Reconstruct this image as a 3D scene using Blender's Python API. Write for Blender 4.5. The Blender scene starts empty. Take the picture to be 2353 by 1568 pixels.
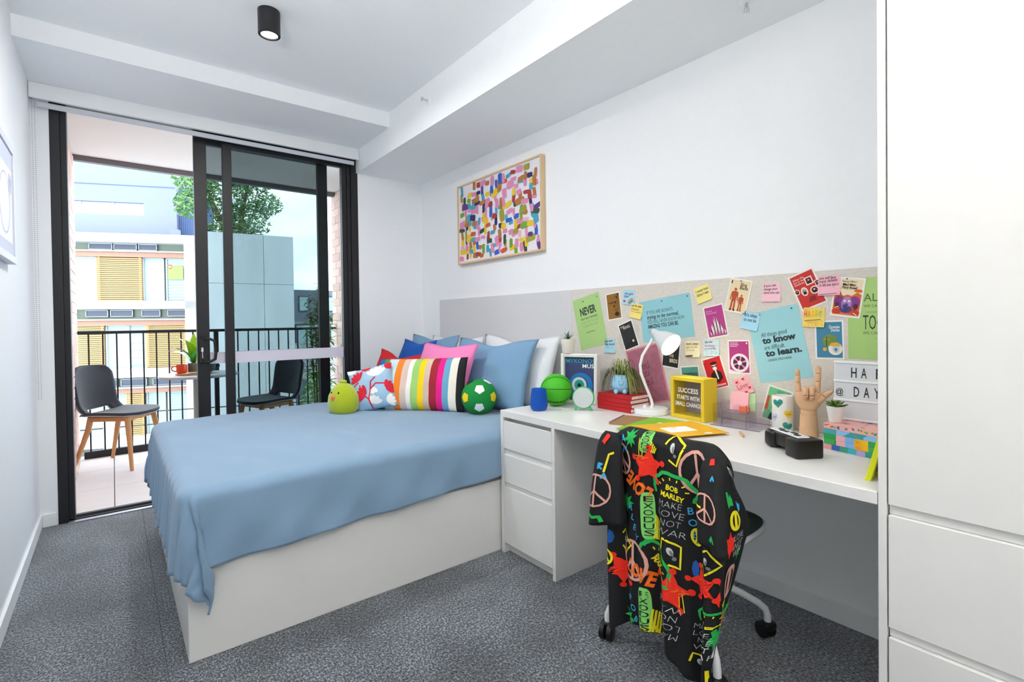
import bpy, bmesh, math, random
from mathutils import Vector, Matrix, Euler
random.seed(7)
PI = math.pi
R_ = math.radians
SC = bpy.context.scene
COL = SC.collection

# ------------------------------------------------------------------ camera
cam_data = bpy.data.cameras.new('camera')
cam = bpy.data.objects.new('camera', cam_data)
COL.objects.link(cam)
cam_data.sensor_fit = 'HORIZONTAL'
cam_data.sensor_width = 36.0
cam_data.lens = 36.0 * 1157.09 / 2353.0
cam_data.shift_x = -5.4994 / 2353.0
cam_data.shift_y = -33.021 / 2353.0
cam_data.clip_start = 0.02
cam_data.clip_end = 300
_r = Vector((0.78185414, -0.62333408, -0.01259862))
_u = Vector((0.01789231, 0.00223412, 0.99983742))
_f = Vector((0.6232046, 0.78195245, -0.01289964))
cam.matrix_world = Matrix(((_r.x, _u.x, -_f.x, -2.1529), (_r.y, _u.y, -_f.y, -4.0006), (_r.z, _u.z, -_f.z, 1.1735), (0, 0, 0, 1)))
SC.camera = cam
SC.cycles.transparent_max_bounces = 32
SC.cycles.max_bounces = 14
SC.cycles.diffuse_bounces = 9

# ------------------------------------------------------------------ view + world
SC.view_settings.view_transform = 'Standard'
SC.view_settings.look = 'None'
SC.view_settings.gamma = 1.0
SC.view_settings.use_curve_mapping = False
SC.view_settings.exposure = 0.42
world = bpy.data.worlds.new('world')
SC.world = world
world.use_nodes = True
wn = world.node_tree.nodes
wl = world.node_tree.links
wn.clear()
w_out = wn.new('ShaderNodeOutputWorld')
w_bg = wn.new('ShaderNodeBackground')
w_tc = wn.new('ShaderNodeTexCoord')
w_map = wn.new('ShaderNodeMapping')
w_map.inputs['Scale'].default_value = (1.0, 1.0, 3.2)
w_noise = wn.new('ShaderNodeTexNoise')
w_noise.inputs['Scale'].default_value = 2.2
w_noise.inputs['Detail'].default_value = 5.0
w_ramp = wn.new('ShaderNodeValToRGB')
w_ramp.color_ramp.elements[0].position = 0.36
w_ramp.color_ramp.elements[0].color = (0.50, 0.70, 0.92, 1)
w_ramp.color_ramp.elements[1].position = 0.60
w_ramp.color_ramp.elements[1].color = (0.95, 0.97, 1.0, 1)
wl.new(w_tc.outputs['Generated'], w_map.inputs['Vector'])
wl.new(w_map.outputs['Vector'], w_noise.inputs['Vector'])
wl.new(w_noise.outputs['Fac'], w_ramp.inputs['Fac'])
wl.new(w_ramp.outputs['Color'], w_bg.inputs['Color'])
w_bg.inputs['Strength'].default_value = 5.4
wl.new(w_bg.outputs['Background'], w_out.inputs['Surface'])

# soft overcast daylight sun from behind the house
sun_d = bpy.data.lights.new('daylight_sun', 'SUN')
sun_d.energy = 1.3
sun_d.angle = R_(25)
sun_d.color = (1.0, 0.97, 0.92)
sun = bpy.data.objects.new('daylight_sun', sun_d)
sun.rotation_euler = Euler((R_(38), 0, R_(25)))
COL.objects.link(sun)

DOWNLIGHT_W = 14.0       # ceiling downlight
FILL_PANEL_W = 3.0           # added ceiling fill panel, unseen
FILL_UP_W = 17.0          # each added fill light on a pole, unseen
LAMP_W = 0.14            # desk lamp

# ------------------------------------------------------------------ materials
def lin(c):
    c = c / 255.0
    return c / 12.92 if c <= 0.04045 else ((c + 0.055) / 1.055) ** 2.4

def rgb(c):
    if isinstance(c, str):
        c = (int(c[0:2], 16), int(c[2:4], 16), int(c[4:6], 16))
    return (lin(c[0]), lin(c[1]), lin(c[2]), 1.0)

MATS = {}

def mat(name, col, rough=0.55, noise=0.0, nscale=60.0, bump=0.0, bscale=None, metal=0.0, spec=0.5,
        sheen=0.0, trans=0.0, ior=1.45, stretch=None, coat=0.0, sub=0.0):
    if name in MATS:
        return MATS[name]
    m = bpy.data.materials.new(name)
    m.use_nodes = True
    nt = m.node_tree
    b = nt.nodes['Principled BSDF']
    c = rgb(col)
    b.inputs['Base Color'].default_value = c
    b.inputs['Roughness'].default_value = rough
    b.inputs['Metallic'].default_value = metal
    b.inputs['Specular IOR Level'].default_value = spec
    b.inputs['Transmission Weight'].default_value = trans
    b.inputs['IOR'].default_value = ior
    if sheen:
        b.inputs['Sheen Weight'].default_value = sheen
    if coat:
        b.inputs['Coat Weight'].default_value = coat
    if sub:
        b.inputs['Subsurface Weight'].default_value = sub
        b.inputs['Subsurface Radius'].default_value = (0.01, 0.01, 0.01)
    tc = nt.nodes.new('ShaderNodeTexCoord')
    mp = nt.nodes.new('ShaderNodeMapping')
    nt.links.new(tc.outputs['Object'], mp.inputs['Vector'])
    if stretch:
        mp.inputs['Scale'].default_value = stretch
    tx = nt.nodes.new('ShaderNodeTexNoise')
    tx.inputs['Scale'].default_value = nscale
    tx.inputs['Detail'].default_value = 3.0
    nt.links.new(mp.outputs['Vector'], tx.inputs['Vector'])
    nz = max(noise, 0.015)
    mx = nt.nodes.new('ShaderNodeMix')
    mx.data_type = 'RGBA'
    mx.inputs['A'].default_value = tuple(min(1, v * (1 - nz)) for v in c[:3]) + (1,)
    mx.inputs['B'].default_value = tuple(min(1, v * (1 + nz)) for v in c[:3]) + (1,)
    nt.links.new(tx.outputs['Fac'], mx.inputs['Factor'])
    nt.links.new(mx.outputs['Result'], b.inputs['Base Color'])
    if bump:
        t2 = tx
        if bscale:
            t2 = nt.nodes.new('ShaderNodeTexNoise')
            t2.inputs['Scale'].default_value = bscale
            t2.inputs['Detail'].default_value = 2.0
            nt.links.new(mp.outputs['Vector'], t2.inputs['Vector'])
        bp = nt.nodes.new('ShaderNodeBump')
        bp.inputs['Strength'].default_value = bump
        bp.inputs['Distance'].default_value = 0.002
        nt.links.new(t2.outputs['Fac'], bp.inputs['Height'])
        nt.links.new(bp.outputs['Normal'], b.inputs['Normal'])
    MATS[name] = m
    return m

def glass_mat(name, tint, gloss=0.08):
    """thin architectural pane: tinted see-through with fresnel gloss"""
    m = bpy.data.materials.new(name)
    m.use_nodes = True
    nt = m.node_tree
    nt.nodes.clear()
    o = nt.nodes.new('ShaderNodeOutputMaterial')
    t = nt.nodes.new('ShaderNodeBsdfTransparent')
    t.inputs['Color'].default_value = rgb(tint)
    g = nt.nodes.new('ShaderNodeBsdfGlossy')
    g.inputs['Roughness'].default_value = 0.01
    fr = nt.nodes.new('ShaderNodeFresnel')
    fr.inputs['IOR'].default_value = 1.3
    mu = nt.nodes.new('ShaderNodeMath')
    mu.operation = 'MULTIPLY'
    mu.inputs[1].default_value = gloss * 10
    mx = nt.nodes.new('ShaderNodeMixShader')
    ge = nt.nodes.new('ShaderNodeNewGeometry')
    fl_ = nt.nodes.new('ShaderNodeMath')
    fl_.operation = 'SUBTRACT'
    fl_.inputs[0].default_value = 1.0
    nt.links.new(ge.outputs['Backfacing'], fl_.inputs[1])
    m2 = nt.nodes.new('ShaderNodeMath')
    m2.operation = 'MULTIPLY'
    nt.links.new(fr.outputs['Fac'], m2.inputs[0])
    nt.links.new(fl_.outputs['Value'], m2.inputs[1])
    nt.links.new(m2.outputs['Value'], mu.inputs[0])
    nt.links.new(mu.outputs['Value'], mx.inputs['Fac'])
    nt.links.new(t.outputs['BSDF'], mx.inputs[1])
    nt.links.new(g.outputs['BSDF'], mx.inputs[2])
    nt.links.new(mx.outputs['Shader'], o.inputs['Surface'])
    MATS[name] = m
    return m

def emit_mat(name, col, strength):
    m = bpy.data.materials.new(name)
    m.use_nodes = True
    b = m.node_tree.nodes['Principled BSDF']
    b.inputs['Base Color'].default_value = rgb(col)
    b.inputs['Emission Color'].default_value = rgb(col)
    b.inputs['Emission Strength'].default_value = strength
    MATS[name] = m
    return m

# ------------------------------------------------------------------ mesh builder
class MB:
    def __init__(self):
        self.v = []
        self.f = []
        self.m = []

    def add(self, verts, faces, mi=0, M=None):
        o = len(self.v)
        if M is not None:
            verts = [M @ Vector(p) for p in verts]
        self.v.extend([tuple(p) for p in verts])
        for q in faces:
            self.f.append(tuple(i + o for i in q))
            self.m.append(mi)
        return self

    def box(self, x0, y0, z0, x1, y1, z1, mi=0, bev=0.0, M=None, seg=1):
        if bev <= 0:
            vs = [(x0, y0, z0), (x1, y0, z0), (x1, y1, z0), (x0, y1, z0), (x0, y0, z1), (x1, y0, z1), (x1, y1, z1), (x0, y1, z1)]
            fs = [(0, 3, 2, 1), (4, 5, 6, 7), (0, 1, 5, 4), (1, 2, 6, 5), (2, 3, 7, 6), (3, 0, 4, 7)]
            return self.add(vs, fs, mi, M)
        bm = bmesh.new()
        bmesh.ops.create_cube(bm, size=1.0)
        for q in bm.verts:
            q.co = Vector(((x0 + x1) / 2 + q.co.x * (x1 - x0), (y0 + y1) / 2 + q.co.y * (y1 - y0), (z0 + z1) / 2 + q.co.z * (z1 - z0)))
        bmesh.ops.bevel(bm, geom=bm.edges[:], offset=bev, segments=seg, affect='EDGES', profile=0.5)
        bm.verts.index_update()
        vs = [q.co[:] for q in bm.verts]
        fs = [tuple(q.index for q in fc.verts) for fc in bm.faces]
        bm.free()
        return self.add(vs, fs, mi, M)

    def obox(self, c, sx, sy, sz, rz=0.0, mi=0, bev=0.0):
        """box with centre-bottom c, turned about z"""
        M = Matrix.Translation(c) @ Matrix.Rotation(rz, 4, 'Z')
        return self.box(-sx / 2, -sy / 2, 0, sx / 2, sy / 2, sz, mi, bev, M)

    def tube(self, pts, r, seg=8, mi=0, closed=False, cap=True, M=None, flat=1.0):
        pts = [Vector(p) for p in pts]
        n = len(pts)
        rr = r if isinstance(r, (list, tuple)) else [r] * n
        vs, fs = [], []
        ref = None
        for i in range(n):
            if closed:
                t = pts[(i + 1) % n] - pts[i - 1]
            else:
                t = pts[min(i + 1, n - 1)] - pts[max(i - 1, 0)]
            if t.length < 1e-9:
                t = Vector((0, 0, 1))
            t.normalize()
            if ref is None:
                a = Vector((0, 0, 1)) if abs(t.z) < 0.9 else Vector((1, 0, 0))
                ref = t.cross(a).normalized()
            ref = (ref - t * ref.dot(t))
            if ref.length < 1e-6:
                ref = t.orthogonal()
            ref.normalize()
            bi = t.cross(ref)
            for k in range(seg):
                an = 2 * PI * k / seg
                vs.append(pts[i] + (ref * math.cos(an) + bi * math.sin(an) * flat) * rr[i])
        rings = n if closed else n - 1
        for i in range(rings):
            j = (i + 1) % n
            for k in range(seg):
                k2 = (k + 1) % seg
                fs.append((i * seg + k, i * seg + k2, j * seg + k2, j * seg + k))
        if cap and not closed:
            fs.append(tuple(range(seg - 1, -1, -1)))
            fs.append(tuple((n - 1) * seg + k for k in range(seg)))
        return self.add(vs, fs, mi, M)

    def lathe(self, prof, seg=24, mi=0, M=None):
        """profile of (radius, height) from bottom to top about z"""
        vs, fs, idx = [], [], []
        for (r, z) in prof:
            if r < 1e-6:
                idx.append([len(vs)] * seg)
                vs.append((0, 0, z))
            else:
                idx.append(list(range(len(vs), len(vs) + seg)))
                for k in range(seg):
                    a = 2 * PI * k / seg
                    vs.append((r * math.cos(a), r * math.sin(a), z))
        for i in range(len(prof) - 1):
            for k in range(seg):
                k2 = (k + 1) % seg
                q = [idx[i][k], idx[i][k2], idx[i + 1][k2], idx[i + 1][k]]
                u = []
                for w in q:
                    if w not in u:
                        u.append(w)
                if len(u) > 2:
                    fs.append(tuple(u))
        return self.add(vs, fs, mi, M)

    def sphere(self, c, r, seg=20, rings=12, mi=0, M=None):
        rx, ry, rz = r if isinstance(r, (tuple, list)) else (r, r, r)
        pr = [(math.sin(PI * i / rings), -math.cos(PI * i / rings)) for i in range(rings + 1)]
        pr[0] = (0, -1)
        pr[-1] = (0, 1)
        T = Matrix.Translation(c) @ Matrix.Diagonal((rx, ry, rz, 1))
        if M is not None:
            T = M @ T
        return self.lathe(pr, seg, mi, T)

    def prism(self, poly, z0, z1, mi=0, M=None):
        n = len(poly)
        vs = [(p[0], p[1], z0) for p in poly] + [(p[0], p[1], z1) for p in poly]
        fs = [tuple(range(n - 1, -1, -1)), tuple(range(n, 2 * n))]
        for i in range(n):
            j = (i + 1) % n
            fs.append((i, j, n + j, n + i))
        return self.add(vs, fs, mi, M)

    def face(self, pts, mi=0, M=None):
        return self.add(pts, [tuple(range(len(pts)))], mi, M)

    def grid(self, fn, nu, nv, mi=0, wrapu=False, mfn=None):
        o = len(self.v)
        cu = nu if wrapu else nu + 1
        for j in range(nv + 1):
            for i in range(cu):
                self.v.append(tuple(fn(i / nu, j / nv)))
        for j in range(nv):
            for i in range(nu):
                i2 = (i + 1) % cu if wrapu else i + 1
                self.f.append((o + j * cu + i, o + j * cu + i2, o + (j + 1) * cu + i2, o + (j + 1) * cu + i))
                self.m.append(mfn((i + .5) / nu, (j + .5) / nv) if mfn else mi)
        return self

    def mesh(self, name, mats, smooth=None):
        me = bpy.data.meshes.new(name)
        me.from_pydata(self.v, [], self.f)
        if not isinstance(mats, (list, tuple)):
            mats = [mats]
        for q in mats:
            me.materials.append(q)
        if len(mats) > 1:
            me.polygons.foreach_set('material_index', self.m)
        if smooth:
            me.polygons.foreach_set('use_smooth', [True] * len(me.polygons))
            if smooth < 179:
                me.set_sharp_from_angle(angle=R_(smooth))
        me.update()
        return me

    def build(self, name, mats, parent=None, smooth=None, loc=None, M=None, kind=None):
        o = bpy.data.objects.new(name, self.mesh(name, mats, smooth))
        COL.objects.link(o)
        if parent is not None:
            o.parent = parent
        if loc is not None:
            o.location = loc
        if M is not None:
            o.matrix_basis = M
        if kind:
            o['kind'] = kind
        return o

def tag(o, label, cat=None, group=None, kind=None):
    o['label'] = label
    if cat:
        o['category'] = cat
    if group:
        o['group'] = group
    if kind:
        o['kind'] = kind
    return o

def empty(name, loc=(0, 0, 0), rz=0.0, label=None, cat=None, group=None, kind=None):
    o = bpy.data.objects.new(name, None)
    o.empty_display_size = 0.05
    COL.objects.link(o)
    o.location = loc
    o.rotation_euler = (0, 0, rz)
    if label:
        tag(o, label, cat, group, kind)
    return o

def share(name, me, parent=None, loc=(0, 0, 0), M=None):
    o = bpy.data.objects.new(name, me)
    COL.objects.link(o)
    if parent is not None:
        o.parent = parent
    if M is not None:
        o.matrix_basis = M
    else:
        o.location = loc
    return o

def copy_tree(o, parent=None):
    c = o.copy()
    COL.objects.link(c)
    c.parent = parent
    for ch in list(o.children):
        copy_tree(ch, c)
    return c

# ------------------------------------------------------------------ lettering
_TXT = {}

def text2d(s, size=1.0, bold=0.0, shear=0.0, space=1.0, align='LEFT'):
    """flat triangles of a line of text; baseline at y = 0"""
    key = (s, bold, shear, space, align)
    if key not in _TXT:
        cu = bpy.data.curves.new('t', 'FONT')
        cu.body = s
        cu.size = 1.0
        cu.align_x = align
        cu.shear = shear
        cu.space_character = space
        cu.offset = bold
        cu.resolution_u = 2
        cu.fill_mode = 'FRONT'
        ob = bpy.data.objects.new('t', cu)
        me = bpy.data.meshes.new_from_object(ob)
        vs = [(p.co.x, p.co.y) for p in me.vertices]
        fs = [tuple(p.vertices) for p in me.polygons]
        bpy.data.objects.remove(ob)
        bpy.data.curves.remove(cu)
        bpy.data.meshes.remove(me)
        _TXT[key] = (vs, fs)
    vs, fs = _TXT[key]
    return [(x * size, y * size) for x, y in vs], fs

def put_text(mb, s, x, y, size, mi=0, z=0.0, bold=0.0, shear=0.0, space=1.0, align='LEFT', width=None, rot=0.0):
    vs, fs = text2d(s, 1.0, bold, shear, space, align)
    if not vs:
        return
    k = size
    kx = size
    if width:
        w = max(p[0] for p in vs) - min(p[0] for p in vs)
        kx = width / max(w, 1e-6)
    c, sn = math.cos(rot), math.sin(rot)
    mb.add([(x + c * px * kx - sn * py * k, y + sn * px * kx + c * py * k, z) for px, py in vs], fs, mi)

# ================================================================== STRUCTURE
W = 2.506
HC, HB1, HB2 = 2.661, 2.5566, 2.3812
YB, XR = -0.6415, -0.5913
YBACK = -5.3

WALL = mat('wall_paint', 'f0f2f4', 0.75, 0.01, 30, 0.03, 250)
CEIL = mat('ceiling_paint', 'f1f4f6', 0.8, 0.01, 30, 0.02, 250)
TRIM = mat('trim_paint', 'eef0f1', 0.5, 0.01, 30)
LAM = mat('white_laminate', 'e3e3e1', 0.38, 0.01, 20, 0.02, 400)
BLACK = mat('black_powder_coat', '1b1c20', 0.45, 0.05, 80, 0.05, 500)
CHROME = mat('chrome', 'd8dadd', 0.18, 0.02, 50, metal=1.0)
WHITEP = mat('white_plastic', 'eef0f1', 0.35, 0.01, 50)
BLACKP = mat('black_plastic', '17181a', 0.4, 0.05, 60)

def carpet_mat():
    m = bpy.data.materials.new('loop_pile_carpet')
    m.use_nodes = True
    nt = m.node_tree
    b = nt.nodes['Principled BSDF']
    b.inputs['Roughness'].default_value = 0.65
    b.inputs['Specular IOR Level'].default_value = 0.35
    b.inputs['Sheen Weight'].default_value = 0.45
    b.inputs['Sheen Roughness'].default_value = 0.35
    tc = nt.nodes.new('ShaderNodeTexCoord')
    mp = nt.nodes.new('ShaderNodeMapping')
    mp.inputs['Scale'].default_value = (1.0, 0.62, 1.0)
    nt.links.new(tc.outputs['Object'], mp.inputs['Vector'])
    n1 = nt.nodes.new('ShaderNodeTexNoise')
    n1.inputs['Scale'].default_value = 150
    n1.inputs['Detail'].default_value = 3
    n1.inputs['Roughness'].default_value = 0.7
    n2 = nt.nodes.new('ShaderNodeTexNoise')
    n2.inputs['Scale'].default_value = 4.5
    n2.inputs['Detail'].default_value = 3
    n3 = nt.nodes.new('ShaderNodeTexVoronoi')
    n3.inputs['Scale'].default_value = 300
    for q in (n1, n2, n3):
        nt.links.new(mp.outputs['Vector'], q.inputs['Vector'])
    r1 = nt.nodes.new('ShaderNodeValToRGB')
    e = r1.color_ramp.elements
    e[0].position = 0.37
    e[0].color = rgb('22262b')
    e[1].position = 0.64
    e[1].color = rgb('a3acb6')
    k = e.new(0.5)
    k.color = rgb('50565d')
    nt.links.new(n1.outputs['Fac'], r1.inputs['Fac'])
    r2 = nt.nodes.new('ShaderNodeValToRGB')
    r2.color_ramp.elements[0].position = 0.35
    r2.color_ramp.elements[0].color = (0.72, 0.72, 0.72, 1)
    r2.color_ramp.elements[1].position = 0.68
    r2.color_ramp.elements[1].color = (1.35, 1.35, 1.35, 1)
    nt.links.new(n2.outputs['Fac'], r2.inputs['Fac'])
    mx = nt.nodes.new('ShaderNodeMix')
    mx.data_type = 'RGBA'
    mx.blend_type = 'MULTIPLY'
    mx.inputs['Factor'].default_value = 1.0
    nt.links.new(r1.outputs['Color'], mx.inputs['A'])
    nt.links.new(r2.outputs['Color'], mx.inputs['B'])
    nt.links.new(mx.outputs['Result'], b.inputs['Base Color'])
    bp = nt.nodes.new('ShaderNodeBump')
    bp.inputs['Strength'].default_value = 0.8
    bp.inputs['Distance'].default_value = 0.004
    nt.links.new(n3.outputs['Distance'], bp.inputs['Height'])
    nt.links.new(bp.outputs['Normal'], b.inputs['Normal'])
    return m

CARPET = carpet_mat()

def struct(name, mb, m, label, parent=None, smooth=None):
    o = mb.build(name, m, parent, smooth)
    if parent is None:
        tag(o, label, kind='structure')
    return o

floor = struct('floor', MB().box(-W - 0.1, YBACK - 0.1, -0.12, 0.1, 0.0, 0.0), CARPET, 'dark grey flecked loop-pile carpet floor')
struct('carpet_seam', MB().box(-2.030, YBACK + .01, 0.0, -2.0285, -0.05, 0.0006), mat('carpet_seam', '3a3e43', 0.95), '', floor)
struct('ceiling', MB().box(-W - 0.1, YBACK - 0.1, HC, 0.1, 0.2, HC + 0.12), CEIL, 'white plaster ceiling above the bed')
struct('wall_left', MB().box(-W - 0.12, YBACK - .1, 0, -W, 0.0, HC), WALL, 'white painted wall left of the balcony door')
struct('wall_right', MB().box(0, YBACK - .1, 0, 0.12, 0.0, HC), WALL, 'white painted wall behind desk and bed')
struct('wall_back', MB().box(-W, YBACK - 0.12, 0, 0, YBACK, HC), WALL, 'white painted wall behind the camera')
DX0, DX1, DZ1 = -2.425, -0.578, 2.505          # balcony door opening
mb = MB()
mb.box(-W - .12, 0, 0, DX0, 0.16, HC)
mb.box(DX1, 0, 0, 0.12, 0.16, HC)
mb.box(DX0, 0, DZ1, DX1, 0.16, HC)
struct('wall_window', mb, WALL, 'white painted wall around the balcony door')
struct('trim_1', MB().box(-W, YB, HB1, XR, 0.0, HC), CEIL, 'shallow white ceiling bulkhead across the balcony door')
struct('trim_2', MB().box(XR, YBACK, HB2, 0.0, 0.0, HC), CEIL, 'deep white ceiling bulkhead running above the desk wall')
BBH = 0.078
struct('baseboard_left', MB().box(-W, YBACK, 0, -W + .012, -0.001, BBH, bev=.003), TRIM, 'white skirting board along the left wall')
struct('baseboard_right', MB().box(-.012, -3.57, 0, 0, -2.36, BBH, bev=.003), TRIM, 'white skirting board under the desk')
struct('baseboard_window', MB().box(-W + .012, -.012, 0, DX0 - .004, 0, BBH, bev=.003), TRIM, 'short white skirting board beside the door frame')

# ------------------------------------------------------------------ sliding balcony door
door = empty('door_1', (0, 0, 0), 0, 'black framed sliding glass balcony door standing half open', kind='structure')
GLASS = glass_mat('door_glass', 'e6ebeb', 0.07)
GLASS2 = glass_mat('tinted_door_glass', 'b7bfc1', 0.07)
FD = 0.115
MB().box(DX0, -0.004, 0, DX0 + .045, FD, DZ1, bev=.002).build('jamb', BLACK, door)
MB().box(DX0 + .045, 0.012, 0, DX0 + .075, FD, DZ1, bev=.002).build('jamb_channel', BLACK, door)
MB().box(DX1 - .055, -0.004, 0, DX1, FD, DZ1, bev=.002).build('jamb', BLACK, door)
MB().box(DX1 - .085, 0.006, 0, DX1 - .058, FD, DZ1, bev=.002).build('jamb_channel', BLACK, door)
MB().box(DX1 - .125, 0.012, 0, DX1 - .088, .06, DZ1, bev=.002).build('jamb_channel', BLACK, door)
MB().box(DX0 + .045, -0.004, DZ1 - .02, DX1 - .055, FD, DZ1, bev=.002).build('head', BLACK, door)
ALU = mat('silver_aluminium', 'b4b5bd', 0.35, 0.03, 60, metal=0.85)
MB().box(DX0 + .045, -0.03, -0.002, DX1 - .055, .012, 0.006, bev=.001).build('threshold', ALU, door)
mb = MB()
mb.box(DX0 + .045, .012, -.01, DX1 - .055, .05, .004)
mb.box(DX0 + .045, .085, -.01, DX1 - .055, FD, .012)
mb.box(DX0 + .045, .012, .004, DX1 - .055, .018, .012)
mb.build('track', BLACK, door)
# fixed inner leaf
fx0, fx1 = -1.537, DX1 - .10
leaf = MB()
leaf.box(fx0, .018, .012, fx0 + .057, .056, DZ1 - .02, bev=.002)
leaf.build('fixed_stile', BLACK, door)
MB().box(fx0 + .057, .018, .012, fx1, .056, .085, bev=.002).build('bottom_rail', BLACK, door)
MB().box(fx0 + .057, .018, DZ1 - .09, fx1, .056, DZ1 - .02, bev=.002).build('top_rail', BLACK, door)
MB().box(fx0 + .05, .034, .08, fx1 + .02, .040, DZ1 - .08).build('glass_pane', GLASS, door)
FROST = mat('frosted_band', 'dcd9e6', 0.7, 0.01)
MB().box(fx0 + .057, .0325, .895, fx1, .0338, .975).build('safety_band', FROST, door)
# sliding outer leaf pushed open
sx0, sx1 = -1.702, -0.80
MB().box(sx0, .066, .014, sx0 + .075, .106, DZ1 - .02, bev=.002).build('sliding_stile', BLACK, door)
MB().box(sx1 - .075, .066, .014, sx1, .106, DZ1 - .02, bev=.002).build('sliding_stile', BLACK, door)
MB().box(sx0 + .075, .066, .014, sx1 - .075, .106, .09, bev=.002).build('bottom_rail', BLACK, door)
MB().box(sx0 + .075, .066, DZ1 - .085, sx1 - .075, .106, DZ1 - .02, bev=.002).build('top_rail', BLACK, door)
MB().box(sx0 + .07, .083, .085, sx1 - .07, .089, DZ1 - .08).build('glass_pane', GLASS2, door)
MB().box(sx0 + .075, .0815, .895, sx1 - .075, .0828, .975).build('safety_band', FROST, door)
h = MB()
h.box(-1.692, .05, .905, -1.638, .066, 1.08, bev=.005)
hnd = h.build('handle', BLACKP, door)
MB().tube([(-1.67, .055, 1.068), (-1.66, .03, 1.072), (-1.63, .02, 1.07), (-1.605, .02, 1.055), (-1.596, .02, .99), (-1.603, .02, .93), (-1.63, .02, .915), (-1.66, .03, .912), (-1.67, .055, .915)], .0095, 8).build('grip', BLACKP, hnd, 60)
k = MB()
k.tube([(-1.676, .05, .99), (-1.676, .04, .99)], .008, 10)
k.box(-1.682, .036, .99, -1.67, .039, 1.012)
k.box(-1.678, .036, .94, -1.673, .039, .99)
k.build('key', CHROME, hnd)

# ------------------------------------------------------------------ roller blind
bl = empty('roller_blind', (0, 0, HB1), 0, 'white roller blind fully raised under its fascia above the balcony door', 'blind')
MB().box(-W + .003, -.0765, -.087, XR - .003, -.062, -.0005, bev=.0015).build('fascia', TRIM, bl)
MB().tube([(-W + .02, -.03, -.055), (XR - .02, -.03, -.055)], .024, 14).build('roll', mat('blind_fabric', 'dfe2e6', .8, .02, 200), bl, 50)
MB().box(-W + .03, -.050, -.127, XR - .03, -.036, -.096, bev=.003).build('bottom_bar', mat('blind_bar', 'c9cdd4', .4), bl)
ch = MB()
for i in range(150):
    for dx in (0, .012):
        ch.sphere((-W + .012 + dx, -.035, -.075 - i * .0116), .0022, 6, 4)
ch.build('bead_chain', mat('chain_plastic', '9a9ea3', .35), bl, 60, kind='stuff')

# ------------------------------------------------------------------ downlight over the bed, then added fill lights out of view
LED = emit_mat('led_diffuser', 'fff6ea', 5.0)
def downlight(x, y, label):
    t = empty('downlight', (x, y, HC), 0, label, 'ceiling light', 'black ceiling downlights')
    MB().lathe([(0, 0), (.049, 0), (.049, -.113), (.047, -.115), (.038, -.115), (.037, -.108), (0, -.108)][::-1], 32).build('body', BLACK, t, 40)
    MB().lathe([(0, -.1095), (.0365, -.1095)], 28).build('diffuser', LED, t)
    d = bpy.data.lights.new('downlight_lamp', 'AREA')
    d.shape = 'DISK'
    d.size = 0.07
    d.energy = DOWNLIGHT_W
    d.color = (1.0, 0.965, 0.93)
    o = bpy.data.objects.new('downlight_lamp', d)
    COL.objects.link(o)
    o.parent = t
    o.location = (0, 0, -.118)
    return t
downlight(-1.545, -1.39, 'black cylinder downlight on the ceiling above the bed')

def fill_panel(x, y, label):  # added panel, out of view, only to brighten the room
    t = empty('fill_panel_light', (x, y, HC), 0, label, 'ceiling light')
    mb = MB()
    mb.box(-.31, -.61, -.022, .31, -.585, 0)
    mb.box(-.31, .585, -.022, .31, .61, 0)
    mb.box(-.31, -.585, -.022, -.285, .585, 0)
    mb.box(.285, -.585, -.022, .31, .585, 0)
    mb.build('frame', WHITEP, t)
    MB().box(-.285, -.585, -.016, .285, .585, -.012).build('diffuser', LED, t)
    d = bpy.data.lights.new('fill_panel_lamp', 'AREA')
    d.shape = 'RECTANGLE'
    d.size = 0.56
    d.size_y = 1.16
    d.energy = FILL_PANEL_W
    d.color = (1.0, 0.985, 0.965)
    o = bpy.data.objects.new('fill_panel_lamp', d)
    COL.objects.link(o)
    o.parent = t
    o.location = (0, 0, -.024)
    return t
fill_panel(-1.5, -4.55, 'flat white fill panel added on the ceiling at the unseen back of the room')

def fill_uplight(x, y, label, k=1.0):  # added fill lights, out of view, bouncing light off the ceiling
    t = empty('fill_uplight_lamp', (x, y, 0), 0, label, 'floor lamp', 'added white fill lamps')
    MB().lathe([(0, 0), (.13, 0), (.13, .012), (.02, .022), (0, .022)], 32).build('base', WHITEP, t, 40)
    MB().tube([(0, 0, .02), (0, 0, 1.74)], .011, 14).build('pole', WHITEP, t, 50)
    MB().lathe([(0, 1.735), (.03, 1.74), (.12, 1.79), (.165, 1.85), (.161, 1.852), (.115, 1.797), (.03, 1.75), (0, 1.747)], 40).build('bowl', WHITEP, t, 60)
    d = bpy.data.lights.new('fill_uplight_area', 'AREA')
    d.shape = 'DISK'
    d.size = 0.2
    d.energy = FILL_UP_W * k
    d.color = (1.0, 0.955, 0.91)
    o = bpy.data.objects.new('fill_uplight_area', d)
    COL.objects.link(o)
    o.parent = t
    o.location = (0, 0, 1.83)
    o.rotation_euler = (PI, 0, 0)
    return t
fill_uplight(-2.33, -2.98, 'white fill lamp on a pole, added unseen by the left wall beside the camera')
fill_uplight(-1.15, -4.95, 'white fill lamp on a pole, added unseen at the back of the room', .5)

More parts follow.
